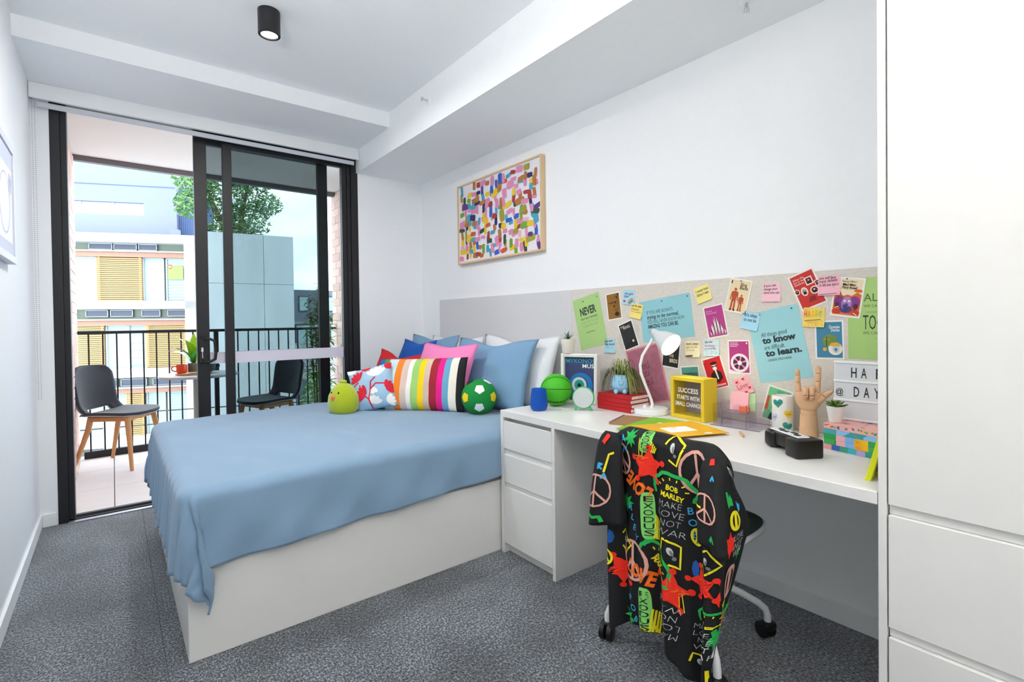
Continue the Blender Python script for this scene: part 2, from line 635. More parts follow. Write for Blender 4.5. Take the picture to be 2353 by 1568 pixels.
# ------------------------------------------------------------------ sprinklers
def sprinkler(M, label):
    t = empty('sprinkler', (0, 0, 0), 0, label, 'sprinkler', 'fire sprinklers')
    t.matrix_basis = M
    MB().lathe([(0, 0), (.028, 0), (.026, .003), (.012, .006), (0, .006)], 20).build('rosette', WHITEP, t, 40)
    s = MB().tube([(0, 0, .005), (0, 0, .022)], .006, 8)
    s.tube([(0, .006, .02), (0, .010, .032), (0, .004, .044)], .0018, 6)
    s.tube([(0, -.006, .02), (0, -.010, .032), (0, -.004, .044)], .0018, 6)
    s.tube([(0, 0, .02), (0, 0, .045)], .0022, 6)
    s.build('nozzle', CHROME, t, 40)
    MB().lathe([(0, .045), (.013, .045), (.013, .047), (0, .047)], 12).build('deflector', CHROME, t)
    return t
sprinkler(Matrix.Translation((XR, -1.213, 2.546)) @ Matrix.Rotation(-PI / 2, 4, 'Y'), 'small white sprinkler on the side of the bulkhead above the bed')
sprinkler(Matrix.Translation((-.236, -3.045, HB2)) @ Matrix.Rotation(PI, 4, 'X'), 'small white sprinkler at the top edge under the bulkhead near the wardrobe')

# ================================================================== BUILT-IN FURNITURE
XD, DT = -0.627, 0.72
# drawer pedestal
ped = empty('drawer_pedestal', (0, 0, 0), 0, 'white three-drawer pedestal between bed and desk knee space', 'drawer unit')
mb = MB()
mb.box(XD, -1.985, 0, -.004, -1.962, DT - .033, bev=.001)
mb.box(XD, -2.360, 0, -.004, -2.340, DT - .033, bev=.001)
mb.box(XD + .03, -2.340, .06, -.004, -1.985, .08)
mb.box(XD + .035, -2.340, .0, XD + .05, -1.985, .06)
mb.box(XD + .045, -2.340, .08, XD + .05, -1.985, DT - .033)
mb.build('carcass', LAM, ped)
for z0, z1 in ((.530, .668), (.362, .500), (.052, .338)):
    MB().box(XD + .001, -2.338, z0, XD + .019, -1.987, z1, bev=.0012).build('drawer', LAM, ped)
for z in (.500, .338):
    MB().box(XD + .012, -2.338, z + .001, XD + .03, -1.987, z + .029).build('finger_rail', LAM, ped)
desk = MB().box(XD, -3.571, DT - .033, -.014, -1.962, DT, bev=.0015).build('desktop', LAM)
tag(desk, 'long white desktop running from the bed to the wardrobe', 'desk')
# wardrobe
wd = empty('wardrobe', (0, 0, 0), 0, 'tall white wardrobe with drawers at the right edge', 'wardrobe')
YW = -3.573
WH = HB2 - .003
MB().box(XD, YW - .018, 0, -.004, YW, WH, bev=.001).build('side_panel', LAM, wd)
mb = MB()
mb.box(XD + .03, YW - 1.0, 0, -.004, YW - .018, .03)
mb.box(XD + .045, YW - 1.0, .03, XD + .05, YW - .018, WH)
mb.box(XD, YW - 1.018, 0, -.004, YW - 1.0, WH)
mb.build('carcass', LAM, wd)
for z0, z1, nm in ((.694, WH - .002, 'door'), (.381, .668, 'drawer'), (.06, .355, 'drawer')):
    MB().box(XD + .001, YW - .997, z0, XD + .02, YW - .0215, z1, bev=.0012).build(nm, LAM, wd)
for z in (.668, .355):
    MB().box(XD + .014, YW - .997, z + .001, XD + .03, YW - .021, z + .025).build('finger_rail', LAM, wd)
# headboard panel and pinboard
HP = 1.349
hb = MB().box(-.012, -1.862, .60, -.001, -.315, HP, bev=.0008).build('headboard_panel', mat('grey_laminate', 'd3d3d4', .6, .01))
tag(hb, 'plain pale grey headboard panel on the wall above the pillows', 'headboard')

def felt_mat():
    m = mat('pinboard_felt', 'd6d0c8', 0.95, 0.16, 55, 0.25, 500, stretch=(1, 1, 4))
    return m
pb = MB().box(-.013, -3.571, DT + .001, -.001, -1.8625, HP, bev=.0008).build('pinboard', felt_mat())
tag(pb, 'long beige felt pinboard above the desk covered in cards and notes', 'pinboard')
# bed base and mattress
bed = empty('bed', (0, 0, 0), 0, 'wide white bed base with mattress under a blue quilt', 'bed')
mb = MB()
mb.box(-1.968, -1.945, 0, -.005, -.40, .36, bev=.0015)
mb.build('base', LAM, bed)
MB().box(-1.95, -1.925, .36, -.02, -.41, .575, bev=.035, seg=4).build('mattress', mat('mattress_ticking', 'e8e6e2', .8, .02, 90), bed, 50)

# ================================================================== BALCONY
YR = 1.87                 # balustrade line
BZ = -0.012               # balcony floor level
TILE = mat('porcelain_tile', 'cfc9c6', .6, .05, 9, .03, 200)
MORTAR = mat('mortar', 'c9bdb2', .9, .06, 60, .2, 300)
GROUT = mat('dark_grout', '5a5654', .9)
fl = struct('floor_balcony', MB().box(-2.40, FD + .002, -.25, -.12, YR + .12, BZ - .006), GROUT, 'pale square porcelain tiles on the balcony floor')
xs = [-2.399, -2.165, -1.565, -.965, -.365, -.121]
ys = [FD + .004, .135, .735, 1.335, 1.935, YR + .118]
for i in range(len(xs) - 1):
    for j in range(len(ys) - 1):
        MB().box(xs[i] + .0025, ys[j] + .0015, BZ - .012, xs[i + 1] - .0025, ys[j + 1] - .0015, BZ, bev=.0008).build('tile', TILE, fl)
struct('ceiling_balcony', MB().box(-2.7, .165, 2.672, .2, YR + .16, 2.90), mat('balcony_soffit', 'd9d3cd', .85, .02, 20), 'pale soffit of the balcony above')
lint = tag(MB().box(-2.399, YR - .03, 2.625, -.132, YR + .03, 2.671, bev=.002).build('steel_channel', mat('grey_steel', '6e686a', .45, .05, 60, metal=.4)), 'grey steel channel along the outer edge of the balcony soffit', 'channel')

BR = [mat('brick_%d' % i, c, .85, .12, 70, .35, 220) for i, c in enumerate(('d3b0a1', 'd9b9ab', 'cda89b', 'dec0b2', 'd6b4a6'))]
def brick_wall(name, x, side, y0, y1, z0, z1, label, seed):
    rnd = random.Random(seed)
    d = .10
    xa, xb = (x - d, x - .006) if side > 0 else (x + .006, x + d)
    w = struct(name, MB().box(xa, y0, z0, xb, y1, z1), MORTAR, label)
    L, Hh, J = .230, .076, .010
    full = {}
    zi = z0
    row = 0
    while zi < z1 - .02:
        y = y0 - (L + J) / 2 * (row % 2)
        h = min(Hh, z1 - zi)
        while y < y1 - .01:
            a, b = max(y, y0 + .001), min(y + L, y1 - .001)
            if b - a > .02:
                key = (round(b - a, 3), round(h, 3), rnd.randrange(5))
                if key not in full:
                    full[key] = MB().box(-.012, 0, 0, 0, b - a, h, bev=.002).mesh('brick', BR[key[2]])
                o = share('brick', full[key], w)
                ox = x + rnd.uniform(-.0015, .0005) if side > 0 else x + .012 + rnd.uniform(-.0005, .0015)
                o.location = (ox, a, zi)
            y += L + J
        zi += Hh + J
        row += 1
    return w
brick_wall('wall_balcony_left', -2.402, 1, FD + .05, YR + .10, BZ, 2.668, 'pink brick wall at the left end of the balcony', 3)
brick_wall('wall_balcony_right', -.13, -1, .75, YR + .10, BZ, 2.668, 'pink brick wall at the right end of the balcony', 4)

ral = empty('balustrade', (0, YR, 0), 0, 'black metal balcony railing with thin upright bars', 'railing')
MB().box(-2.400, -.03, 1.095, -.14, .03, 1.122, bev=.002).build('top_rail', BLACK, ral)
MB().box(-2.372, -.022, BZ, -.14, .022, .05, bev=.002).build('bottom_rail', BLACK, ral)
bme = MB().box(-.006, -.006, .05, .006, .006, 1.095).mesh('baluster', BLACK)
xx = -2.326
while xx < -.16:
    share('baluster', bme, ral, (xx, 0, 0))
    xx += .0985
MB().box(-1.36, -.02, BZ, -1.32, .02, 1.095).build('post', BLACK, ral)

# ------------------------------------------------------------------ balcony chairs
OAK = mat('oak_wood', 'c08a56', .5, .16, 14, .06, 60, stretch=(6, 6, 1))
UPH = mat('charcoal_weave', '30333a', .9, .14, 320, .3, 700, sheen=.3)
PIPE = mat('charcoal_piping', '34373c', .8)
SHELL = mat('grey_shell', 'a7a4a3', .6, .03, 80)

def chair_surface(u, v):
    """u across -1..1, v along the profile 0 seat front .. 1 back top"""
    if v < .52:
        t = v / .52
        y = .235 - .43 * t
        z = .455 - .02 * t + .012 * (1 - t) ** 2 * -1
        w = .225 - .012 * t - .10 * max(0, (.22 - t) / .22) ** 2.2
        dish = .022 * u * u * (t ** .5)
        z += dish
        y -= .02 * u * u * (1 - t)
    else:
        t = (v - .52) / .48
        a = min(1, t / .35)
        y = -.195 - .045 * (1 - (1 - a) ** 2) - .055 * t
        z = .435 + .40 * t * (.55 + .45 * min(1, t * 1.6))
        w = .213 + .005 * t - .07 * max(0, (t - .80) / .20) ** 2.0
        y += .055 * u * u * (1 - .35 * t)
        z += .02 * (1 - u * u) * max(0, t - .6) + .022 * u * u * (1 - t)
    return Vector((u * w, y, z))

def balcony_chair(loc, rz, label):
    t = empty('balcony_chair', loc, rz, label, 'chair', 'balcony chairs')
    nu, nv = 20, 40
    def hole(u, v):
        U, V = u * 2 - 1, v
        return .515 < V < .605 and abs(U) < .62
    mb = MB()
    for j in range(nv + 1):
        for i in range(nu + 1):
            mb.v.append(tuple(chair_surface(i / nu * 2 - 1, j / nv)))
    for j in range(nv):
        for i in range(nu):
            if hole((i + .5) / nu, (j + .5) / nv):
                continue
            a = j * (nu + 1) + i
            mb.f.append((a, a + 1, a + nu + 2, a + nu + 1))
            mb.m.append(0)
    sh = mb.build('upholstery', UPH, t, 170)
    md = sh.modifiers.new('thick', 'SOLIDIFY')
    md.thickness = .016
    md.offset = -1
    mb2 = MB()
    mb2.v = [tuple(Vector(p)) for p in mb.v]
    mb2.f = list(mb.f)
    mb2.m = list(mb.m)
    s2 = mb2.build('shell', SHELL, t, 170)
    md = s2.modifiers.new('thick', 'SOLIDIFY')
    md.thickness = .014
    md.offset = 1
    edge = [chair_surface(-1, j / 30) for j in range(31)] + [chair_surface(-1 + i / 8, 1) for i in range(1, 17)] + [chair_surface(1, 1 - j / 30) for j in range(1, 31)] + [chair_surface(1 - i / 8, 0) for i in range(1, 16)]
    MB().tube(edge, .006, 6, closed=True).build('piping', PIPE, t, 60)
    fr = MB()
    fr.box(-.16, -.012, .392, .16, .012, .428, bev=.004, M=Matrix.Translation((0, .14, 0)))
    fr.box(-.16, -.012, .392, .16, .012, .428, bev=.004, M=Matrix.Translation((0, -.14, 0)))
    fr.box(-.012, -.15, .392, .012, .15, .428, bev=.004, M=Matrix.Translation((-.15, 0, 0)))
    fr.box(-.012, -.15, .392, .012, .15, .428, bev=.004, M=Matrix.Translation((.15, 0, 0)))
    fr.build('under_frame', OAK, t)
    for sx in (-1, 1):
        for sy in (-1, 1):
            MB().tube([(sx * .155, sy * .145, .43), (sx * .165, sy * .16, .33), (sx * .215, sy * (.215 if sy > 0 else .25), 0)], [.022, .021, .013], 8).build('leg', OAK, t, 40)
    return t
balcony_chair((-2.10, 1.44, BZ), R_(-126), 'charcoal upholstered chair with oak legs beside the brick balcony wall')
balcony_chair((-1.00, 1.30, BZ), R_(110), 'charcoal balcony chair seen from behind through the sliding glass door')

# ------------------------------------------------------------------ balcony table with breakfast things
TT = .745
tbl = empty('balcony_table', (-1.56, 1.25, BZ), 0, 'round grey pedestal table between the two balcony chairs', 'table')
GREYM = mat('grey_metal', '8e9491', .5, .03, 60)
MB().lathe([(0, TT - .022), (.30, TT - .022), (.305, TT - .018), (.305, TT - .004), (.30, TT), (0, TT)], 48).build('table_top', mat('pale_grey_top', 'b4b9b9', .45, .03, 80), tbl, 40)
MB().lathe([(.05, .015), (.05, TT - .022)], 24).build('pedestal', GREYM, tbl, 40)
MB().lathe([(0, 0), (.21, 0), (.21, .012), (.06, .018), (0, .018)], 36).build('base', GREYM, tbl, 40)
TZ = BZ + TT
tag(MB().lathe([(0, 0), (.135, 0), (.14, .004), (.14, .014), (.13, .014), (.128, .008), (0, .008)], 36).build('serving_tray', OAK, None, 40, (-1.60, 1.24, TZ)), 'round wooden tray on the balcony table', 'tray')
ORG = mat('orange_glaze', 'e0461e', .25, .03, 30)
def mug(loc, rz, m, label, nm):
    t = empty(nm, loc, rz, label, 'cup')
    MB().lathe([(0, 0), (.030, 0), (.036, .006), (.041, .03), (.042, .075), (.039, .075), (.037, .03), (.03, .012), (0, .010)], 28).build('body', m, t, 60)
    MB().tube([(.040, 0, .062), (.062, 0, .064), (.074, 0, .048), (.068, 0, .028), (.038, 0, .018)], .0055, 8).build('handle', m, t, 60)
    return t
mug((-1.695, 1.20, TZ + .0145), R_(170), ORG, 'orange cup on the wooden tray outside', 'coffee_cup')
mug((-1.47, 1.30, TZ + .0145), R_(-10), mat('slate_glaze', '4a5a5c', .3), 'dark grey cup half hidden behind the door stile', 'coffee_cup')
vs = empty('potted_plant', (-1.60, 1.25, TZ + .0145), 0, 'bright green leafy plant in a glass jar on the balcony table', 'plant')
MB().lathe([(0, 0), (.05, 0), (.052, .004), (.052, .11), (.049, .11), (.049, .006), (0, .006)], 28).build('jar', glass_mat('jar_glass', 'e6eeee', .08), vs, 50)
MB().lathe([(0, .008), (.046, .008), (.046, .08), (0, .085)], 20).build('pebbles', mat('pebbles', 'a08a7a', .9, .4, 90, .5), vs, 50)
def blade_leaf(mb, base, tip, width, droop, mi=0, seg=7, up=Vector((0, 0, 1)), fold=.25):
    base, tip = Vector(base), Vector(tip)
    d = tip - base
    side = d.cross(up)
    if side.length < 1e-5:
        side = Vector((1, 0, 0))
    side.normalize()
    nrm = side.cross(d).normalized()
    o = len(mb.v)
    for i in range(seg + 1):
        t = i / seg
        p = base + d * t + nrm * (math.sin(PI * t) * droop) - up * (t * t * abs(droop) * .8)
        w = width * (math.sin(PI * min(1, .08 + t * .92)) ** .8) * (1 - .25 * t) if t < 1 else 0
        mb.v.append(tuple(p + side * w + nrm * w * fold))
        mb.v.append(tuple(p))
        mb.v.append(tuple(p - side * w + nrm * w * fold))
    for i in range(seg):
        a = o + i * 3
        mb.f += [(a, a + 1, a + 4, a + 3), (a + 1, a + 2, a + 5, a + 4)]
        mb.m += [mi, mi]
LG = [mat('lime_leaf', '9cc81f', .45, .15, 30, sub=.0), mat('green_leaf', '3f9a2a', .45, .15, 30), mat('pale_leaf', 'b9cdb9', .5, .1, 30)]
rl = random.Random(5)
for i, (a, le, el, mi) in enumerate(((165, .24, 62, 0), (195, .21, 42, 1), (150, .22, 30, 2), (80, .24, 72, 0), (20, .22, 60, 0), (240, .22, 58, 0), (300, .2, 50, 1), (180, .2, 78, 0))):
    mb = MB()
    ca, sa = math.cos(R_(a)), math.sin(R_(a))
    ce, se = math.cos(R_(el)), math.sin(R_(el))
    le *= 1.22
    blade_leaf(mb, (0, 0, .07), (ca * ce * le, sa * ce * le, .07 + se * le * 1.1), .040, .034)
    mb.build('leaf', LG[mi], vs, 170)

# ------------------------------------------------------------------ bamboo in the right balcony corner
bam = empty('bamboo_plant', (-.40, 1.55, BZ), 0, 'tall bamboo plant in the right corner of the balcony', 'plant')
MB().lathe([(0, 0), (.13, 0), (.16, .28), (.165, .30), (.15, .30), (.14, .27), (0, .27)], 28).build('pot', mat('dark_pot', '3a3b3d', .6), bam, 40)
CANE = mat('bamboo_cane', 'b59a55', .5, .15, 30)
BLF = [mat('bamboo_leaf', '7fae3c', .5, .2, 30), mat('bamboo_leaf_dark', '4d7d33', .5, .2, 30)]
rb = random.Random(11)
lv = MB()
for i in range(7):
    a = rb.uniform(0, 2 * PI)
    x0, y0 = .07 * math.cos(a), .07 * math.sin(a)
    hh = rb.uniform(1.15, 1.75)
    x1, y1 = x0 * rb.uniform(1.0, 1.7), y0 * rb.uniform(1.0, 1.7)
    MB().tube([(x0 + (x1 - x0) * t, y0 + (y1 - y0) * t, .25 + (hh - .25) * t) for t in (0, .3, .6, 1)], [.008, .007, .005, .002], 6).build('cane', CANE, bam, 60)
    for k in range(80):
        t = rb.uniform(.22, 1)
        b = Vector((x0 + (x1 - x0) * t, y0 + (y1 - y0) * t, .25 + (hh - .25) * t))
        aa = rb.uniform(0, 2 * PI)
        le = rb.uniform(.09, .17)
        e = b + Vector((math.cos(aa) * le, math.sin(aa) * le, rb.uniform(-.06, .07)))
        if -.55 < e.x - 0 + 0 and e.x < .18 and e.y < .2:
            blade_leaf(lv, b, e, .013, .012, rb.randrange(2), 4)
lv.build('foliage', BLF, bam, 170, kind='stuff')

# ================================================================== ACROSS THE STREET
far = empty('apartment_building', (0, 0, 0), 0, 'white apartment block with orange slatted shutters across the street', 'building')
fd = Vector((-.92559518, .37851493, 0))
fM = Matrix(((fd.x, .37851493, 0, .458), (fd.y, .92559518, 0, 20.0), (0, 0, 1, 0), (0, 0, 0, 1)))
far.matrix_basis = fM      # local x runs left along the facade, local y goes into the building
FW = mat('facade_white', 'bdbcb9', .8, .03, 3)
FG = mat('window_glass_far', '8aa5a5', .12, .05, 4)
FGR = mat('green_panel', '7a8474', .7, .08, 5)
FDK = mat('clerestory_dark', '4a5160', .35, .1, 6)
FTB = mat('timber_band', '8f6c59', .7, .12, 8)
FOR = mat('orange_shutter', 'c08d55', .6, .08, 10)
FFR = mat('pale_frame', 'a5a9ab', .5)
LEN = 9.0
for nm, z0, z1 in (('floor_slab', 4.42, 4.76), ('floor_slab', 1.80, 2.12), ('floor_slab', -.90, -.55), ('floor_slab', -3.6, -3.22), ('floor_slab', -6.3, -5.95)):
    MB().box(0, 0, z0, LEN, .9, z1).build(nm, FW, far)
MB().box(0, 0, -9, .36, .9, 4.42).build('corner_pier', FW, far)
MB().box(.36, .60, -9, LEN, .9, 4.42).build('wall', FGR, far)
MB().box(0, .9, -9, LEN, 9, 4.4).build('core', FW, far)
def clerestory(z0, z1, spans):
    for a, b in spans:
        f = MB().box(a, .50, z0, b, .60, z1).build('clerestory_window', FDK, far)
        q = MB()
        q.box(a, .47, z0, b, .50, z0 + .03)
        q.box(a, .47, z1 - .03, b, .50, z1)
        q.box(a, .47, z0, a + .03, .50, z1)
        q.box(b - .03, .47, z0, b, .50, z1)
        q.build('frame', FFR, f)
def band(z0, z1):
    MB().box(.36, .12, z1, LEN, .62, z1 + .05).build('sill', FFR, far)
    MB().box(.36, .20, z0, LEN, .60, z1).build('timber_band', FTB, far)
def pane(a, b, z0, z1, nl=0):
    w = MB().box(a, .42, z0, b, .60, z1).build('window', FG, far)
    q = MB()
    q.box(a, .36, z0, a + .05, .42, z1)
    q.box(b - .05, .36, z0, b, .42, z1)
    q.box(a, .36, z1 - .06, b, .42, z1)
    for i in range(nl):
        z = z0 + (z1 - z0) * (i + .5) / nl
        q.box(a + .05, .37, z, b - .05, .42, z + .02)
    q.build('frame', FFR, w)
def shutter(a, b, z0, z1):
    q = MB()
    z = z0
    while z < z1 - .02:
        q.box(a, .24, z, b, .28, z + .045)
        z += .075
    q.box(a + .05, .28, z0, a + .12, .32, z1)
    q.box(b - .12, .28, z0, b - .05, .32, z1)
    q.build('shutter', FOR, far, kind='stuff')
for base in (0.0, -2.70, -5.40, -8.1):
    if base == 0:
        clerestory(4.16, 4.42, ((2.98, 3.77), (2.15, 2.94), (1.45, 2.10), (4.6, 5.6)))
    elif base > -3:
        clerestory(1.50, 1.78, ((3.17, 3.92), (2.33, 3.10), (1.38, 2.04), (.40, 1.13), (4.3, 5.2)))
    else:
        clerestory(4.12 + base, 4.42 + base, ((2.9, 3.9), (1.9, 2.8), (.45, 1.7)))
    band(3.90 + base - .04, 4.10 + base - .04)
pane(3.45, 4.6, 2.12, 3.88)
pane(1.18, 1.92, 2.12, 3.88)
pane(.42, 1.12, 2.12, 3.88, 14)
MB().box(.50, .34, 3.0, 1.04, .355, 3.55).build('green_blind', mat('lime_blind', '7fb24f', .7), far)
MB().box(.90, .33, 3.42, 1.02, .339, 3.60).build('red_sign', mat('sign_red', 'c8453c', .6), far)
mb = MB()
mb.box(.945, .325, 3.46, .975, .329, 3.56)
mb.box(.915, .325, 3.495, 1.005, .329, 3.525)
mb.build('white_cross', FW, far)
shutter(1.90, 3.45, 2.13, 3.86)
shutter(3.22, 4.4, -.52, 1.18)
pane(2.46, 3.22, -.55, 1.2)
pane(1.82, 2.46, -.55, 1.2, 6)
shutter(.37, 1.85, -.52, 1.18)
shutter(1.89, 2.55, -3.2, -1.50)
pane(2.55, 4.4, -3.22, -1.50)
pane(1.22, 1.89, -3.22, -1.50)
pane(.42, 1.15, -3.22, -1.50, 14)
shutter(3.2, 4.2, -5.9, -4.2)
# lavender penthouse set back on the roof
LAV = mat('lavender_render', '6f758e', .85, .03, 3)
LAVD = mat('slate_blue_cladding', '41557a', .7, .05, 5)
pent = empty('penthouse', (0, 0, 0), 0, 'lavender rendered penthouse with a strip window on the roof opposite', 'building')
pent.matrix_basis = fM
PO = 1.5
mb = MB()
mb.box(1.05, PO, 4.41, LEN, PO + 4, 5.76)
mb.box(1.05, PO, 6.28, LEN, PO + 4, 9.2)
mb.box(1.05, PO, 5.76, 2.25, PO + 4, 6.28)
mb.box(2.25, PO + .25, 5.76, LEN, PO + 4, 6.28)
mb.build('wall', LAV, pent)
w_ = MB().box(2.25, PO + .18, 5.76, LEN, PO + .25, 6.28).build('strip_window', mat('pale_glazing', 'b9c1cc', .15), pent)
q = MB()
for s_ in (2.25, 3.35, 4.5, 5.8):
    q.box(s_, PO + .12, 5.76, s_ + .06, PO + .18, 6.28)
q.box(2.25, PO + .10, 5.76, LEN, PO + .18, 5.82)
q.build('window_frame', FW, w_)
MB().box(1.05, PO - .02, 6.98, LEN, PO, 7.0).build('groove', LAVD, pent)
MB().box(.42, PO + .3, 4.41, 1.05, PO + 3, 7.1).build('door_block', LAVD, pent)
mb = MB()
for i in range(9):
    mb.box(.44 + i * .07, PO + .1, 4.76, .455 + i * .07, PO + .12, 6.0)
mb.box(.2, PO + .1, 5.98, 1.05, PO + .13, 6.02)
mb.build('roof_railing', mat('slate_rail', '3d4d70', .5), pent)
MB().box(.85, 1.0, 4.77, 1.15, 1.3, 5.15).build('roof_vent', LAV, pent)

# board-marked concrete block
CON = mat('raw_concrete', 'b3b6b4', .85, .22, 1.6, stretch=(1, 1, .22))
cb = empty('concrete_building', (0, 0, 0), 0, 'plain grey concrete block standing to the right of the apartment building', 'building')
pa, pb_ = Vector((.02, 15.4, 0)), Vector((2.93, 15.0, 0))
cd = (pb_ - pa).normalized()
cM = Matrix(((cd.x, -cd.y, 0, pa.x), (cd.y, cd.x, 0, pa.y), (0, 0, 1, 0), (0, 0, 0, 1)))
cb.matrix_basis = cM
CL = (pb_ - pa).length
MB().box(0, .03, -9, CL, 3, 4.22).build('core', mat('concrete_joint', '6f7675', .9), cb)
for (x0, x1) in ((0, CL - .96), (CL - .95, CL)):
    for (z0, z1) in ((2.54, 4.24), (.10, 2.53), (-2.3, .09), (-5.5, -2.31), (-9, -5.51)):
        MB().box(x0, 0, z0, x1, .03, z1, bev=.006).build('panel', CON, cb)

# distant low houses on the right
DG = mat('grey_cladding', '5f6672', .7, .06, 2)
DP = mat('pale_cladding', '9aa0a3', .7, .04, 2)
hs = empty('grey_house', (0, 30, 0), 0, 'low dark grey house with pale lower floor far behind the railing', 'building')
MB().box(6.6, 0, 1.35, 14, 6, 3.3).build('upper_wall', DG, hs)
MB().box(6.6, .2, -9, 14, 6, 1.35).build('lower_wall', DP, hs)
for a in (7.2, 9.0):
    f = MB().box(a, -.05, 1.9, a + .6, 0, 2.9).build('window', mat('far_window_frame', '30343a', .5), hs)
    MB().box(a + .06, -.07, 1.96, a + .54, -.05, 2.84).build('pane', FG, f)
for a in (7.0, 9.2, 10.5):
    f = MB().box(a, .1, -.6, a + 1.2, .2, 1.1).build('window', mat('far_window_frame', '30343a', .5), hs)
    MB().box(a + .08, .06, -.5, a + 1.12, .1, 1.0).build('pane', FG, f)
rf = empty('tiled_roof_house', (0, 22, 0), 0, 'pale house with a ribbed grey roof low behind the railing', 'building')
MB().box(4.2, 0, -9, 8.5, 5, -1.1).build('wall', mat('pale_wall_far', 'a8a6a1', .8), rf)
mb = MB()
for i in range(18):
    mb.box(4.1 + i * .25, -.2, -.02, 4.3 + i * .25, 3.0, .02, M=Matrix.Translation((0, 0, -1.05)) @ Matrix.Rotation(R_(22), 4, 'X'))
mb.build('roof_ribs', mat('ribbed_roof', '7a8085', .5, .05, 5), rf, kind='stuff')
for a in (4.6, 5.8):
    MB().box(a, -.04, -3.0, a + .7, 0, -1.6).build('window', FDK, rf)

# street below
st = MB().box(-30, 4.0, -9.2, 40, 60, -9.0).build('street', mat('asphalt', 'a0a1a3', .9, .06, 1))
tag(st, 'pale street surface far below the balcony', kind='structure')
pl = empty('power_pole', (-2.245, 10.0, -9), 0, 'pale green power pole in front of the apartment building', 'pole')
MB().tube([(0, 0, 0), (0, 0, 8.35)], .115, 12).build('pole', mat('pale_green_pole', '93a297', .7, .05, 8), pl, 50)
mb = MB()
for dz, sg in ((8.25, .35), (7.95, .3), (7.5, .3)):
    mb.tube([(-9, 1, dz + .4), (-4, .3, dz + .05), (0, 0, dz), (6, .6, dz - sg), (14, 1.2, dz + .3)], .016, 5)
mb.build('wires', BLACKP, pl, 60)

# trees
def leaf_cloud(mb, blobs, n, size, rnd, nm=3):
    for (c, r) in blobs:
        k = int(n * (r[0] * r[1] * r[2]) ** .66)
        for _ in range(k):
            while True:
                p = Vector((rnd.uniform(-1, 1), rnd.uniform(-1, 1), rnd.uniform(-1, 1)))
                if .25 < p.length < 1:
                    break
            q = Vector((c[0] + p.x * r[0], c[1] + p.y * r[1], c[2] + p.z * r[2]))
            a = Vector((rnd.gauss(0, 1), rnd.gauss(0, 1), rnd.gauss(0, .7))).normalized()
            b = a.orthogonal().normalized()
            s = size * rnd.uniform(.6, 1.3)
            o = len(mb.v)
            mb.v += [tuple(q - a * s), tuple(q + b * s * .38), tuple(q + a * s), tuple(q - b * s * .38)]
            mb.f.append((o, o + 1, o + 2, o + 3))
            mb.m.append(rnd.randrange(nm))
TL = [mat('tree_leaf_a', '55823c', .6, .2, 20), mat('tree_leaf_b', '3f6b35', .6, .2, 20), mat('tree_leaf_c', '7ba35a', .6, .2, 20)]
BARK = mat('bark', '6b5a48', .9, .2, 20, .3, 60)
def tree(name, loc, blobs, n, size, trunk, label, seed):
    t = empty(name, loc, 0, label, 'tree')
    rnd = random.Random(seed)
    mb = MB()
    for tr in trunk:
        mb.tube(tr, [.16 - .12 * i / (len(tr) - 1) for i in range(len(tr))], 7)
    mb.build('trunk', BARK, t, 60)
    mb = MB()
    leaf_cloud(mb, blobs, n, size, rnd)
    mb.build('foliage', TL, t, kind='stuff')
    return t
tree('roof_garden_tree', (1.7, 18.2, -9), [((-.5, 0, 15.2), (1.1, .8, 1.1)), ((.5, 0, 16.0), (.9, .8, .7)), ((-1.3, 0, 15.7), (.8, .7, .8)), ((1.1, 0, 15.0), (.6, .5, .5)), ((.4, .2, 14.3), (.9, .7, .8)), ((-.3, 0, 13.8), (1.0, .6, .5)), ((-1.6, 0, 14.6), (.5, .5, .5))],
     1500, .10, [[(0, 0, 0), (0, 0, 13), (.2, 0, 14.5), (.5, 0, 16)], [(0, 0, 13), (-.7, 0, 14.5), (-1.2, 0, 15.8)]], 'green tree rising behind the concrete block', 21)
tree('courtyard_tree', (3.3, 13.6, -9), [((0, 0, 7.5), (.6, .6, .9)), ((.2, 0, 6.4), (.8, .7, .9)), ((-.1, 0, 8.2), (.35, .4, .5))], 700, .11, [[(0, 0, 0), (0, 0, 7), (.1, 0, 8)]], 'dark bushy tree low behind the railing on the right', 22)

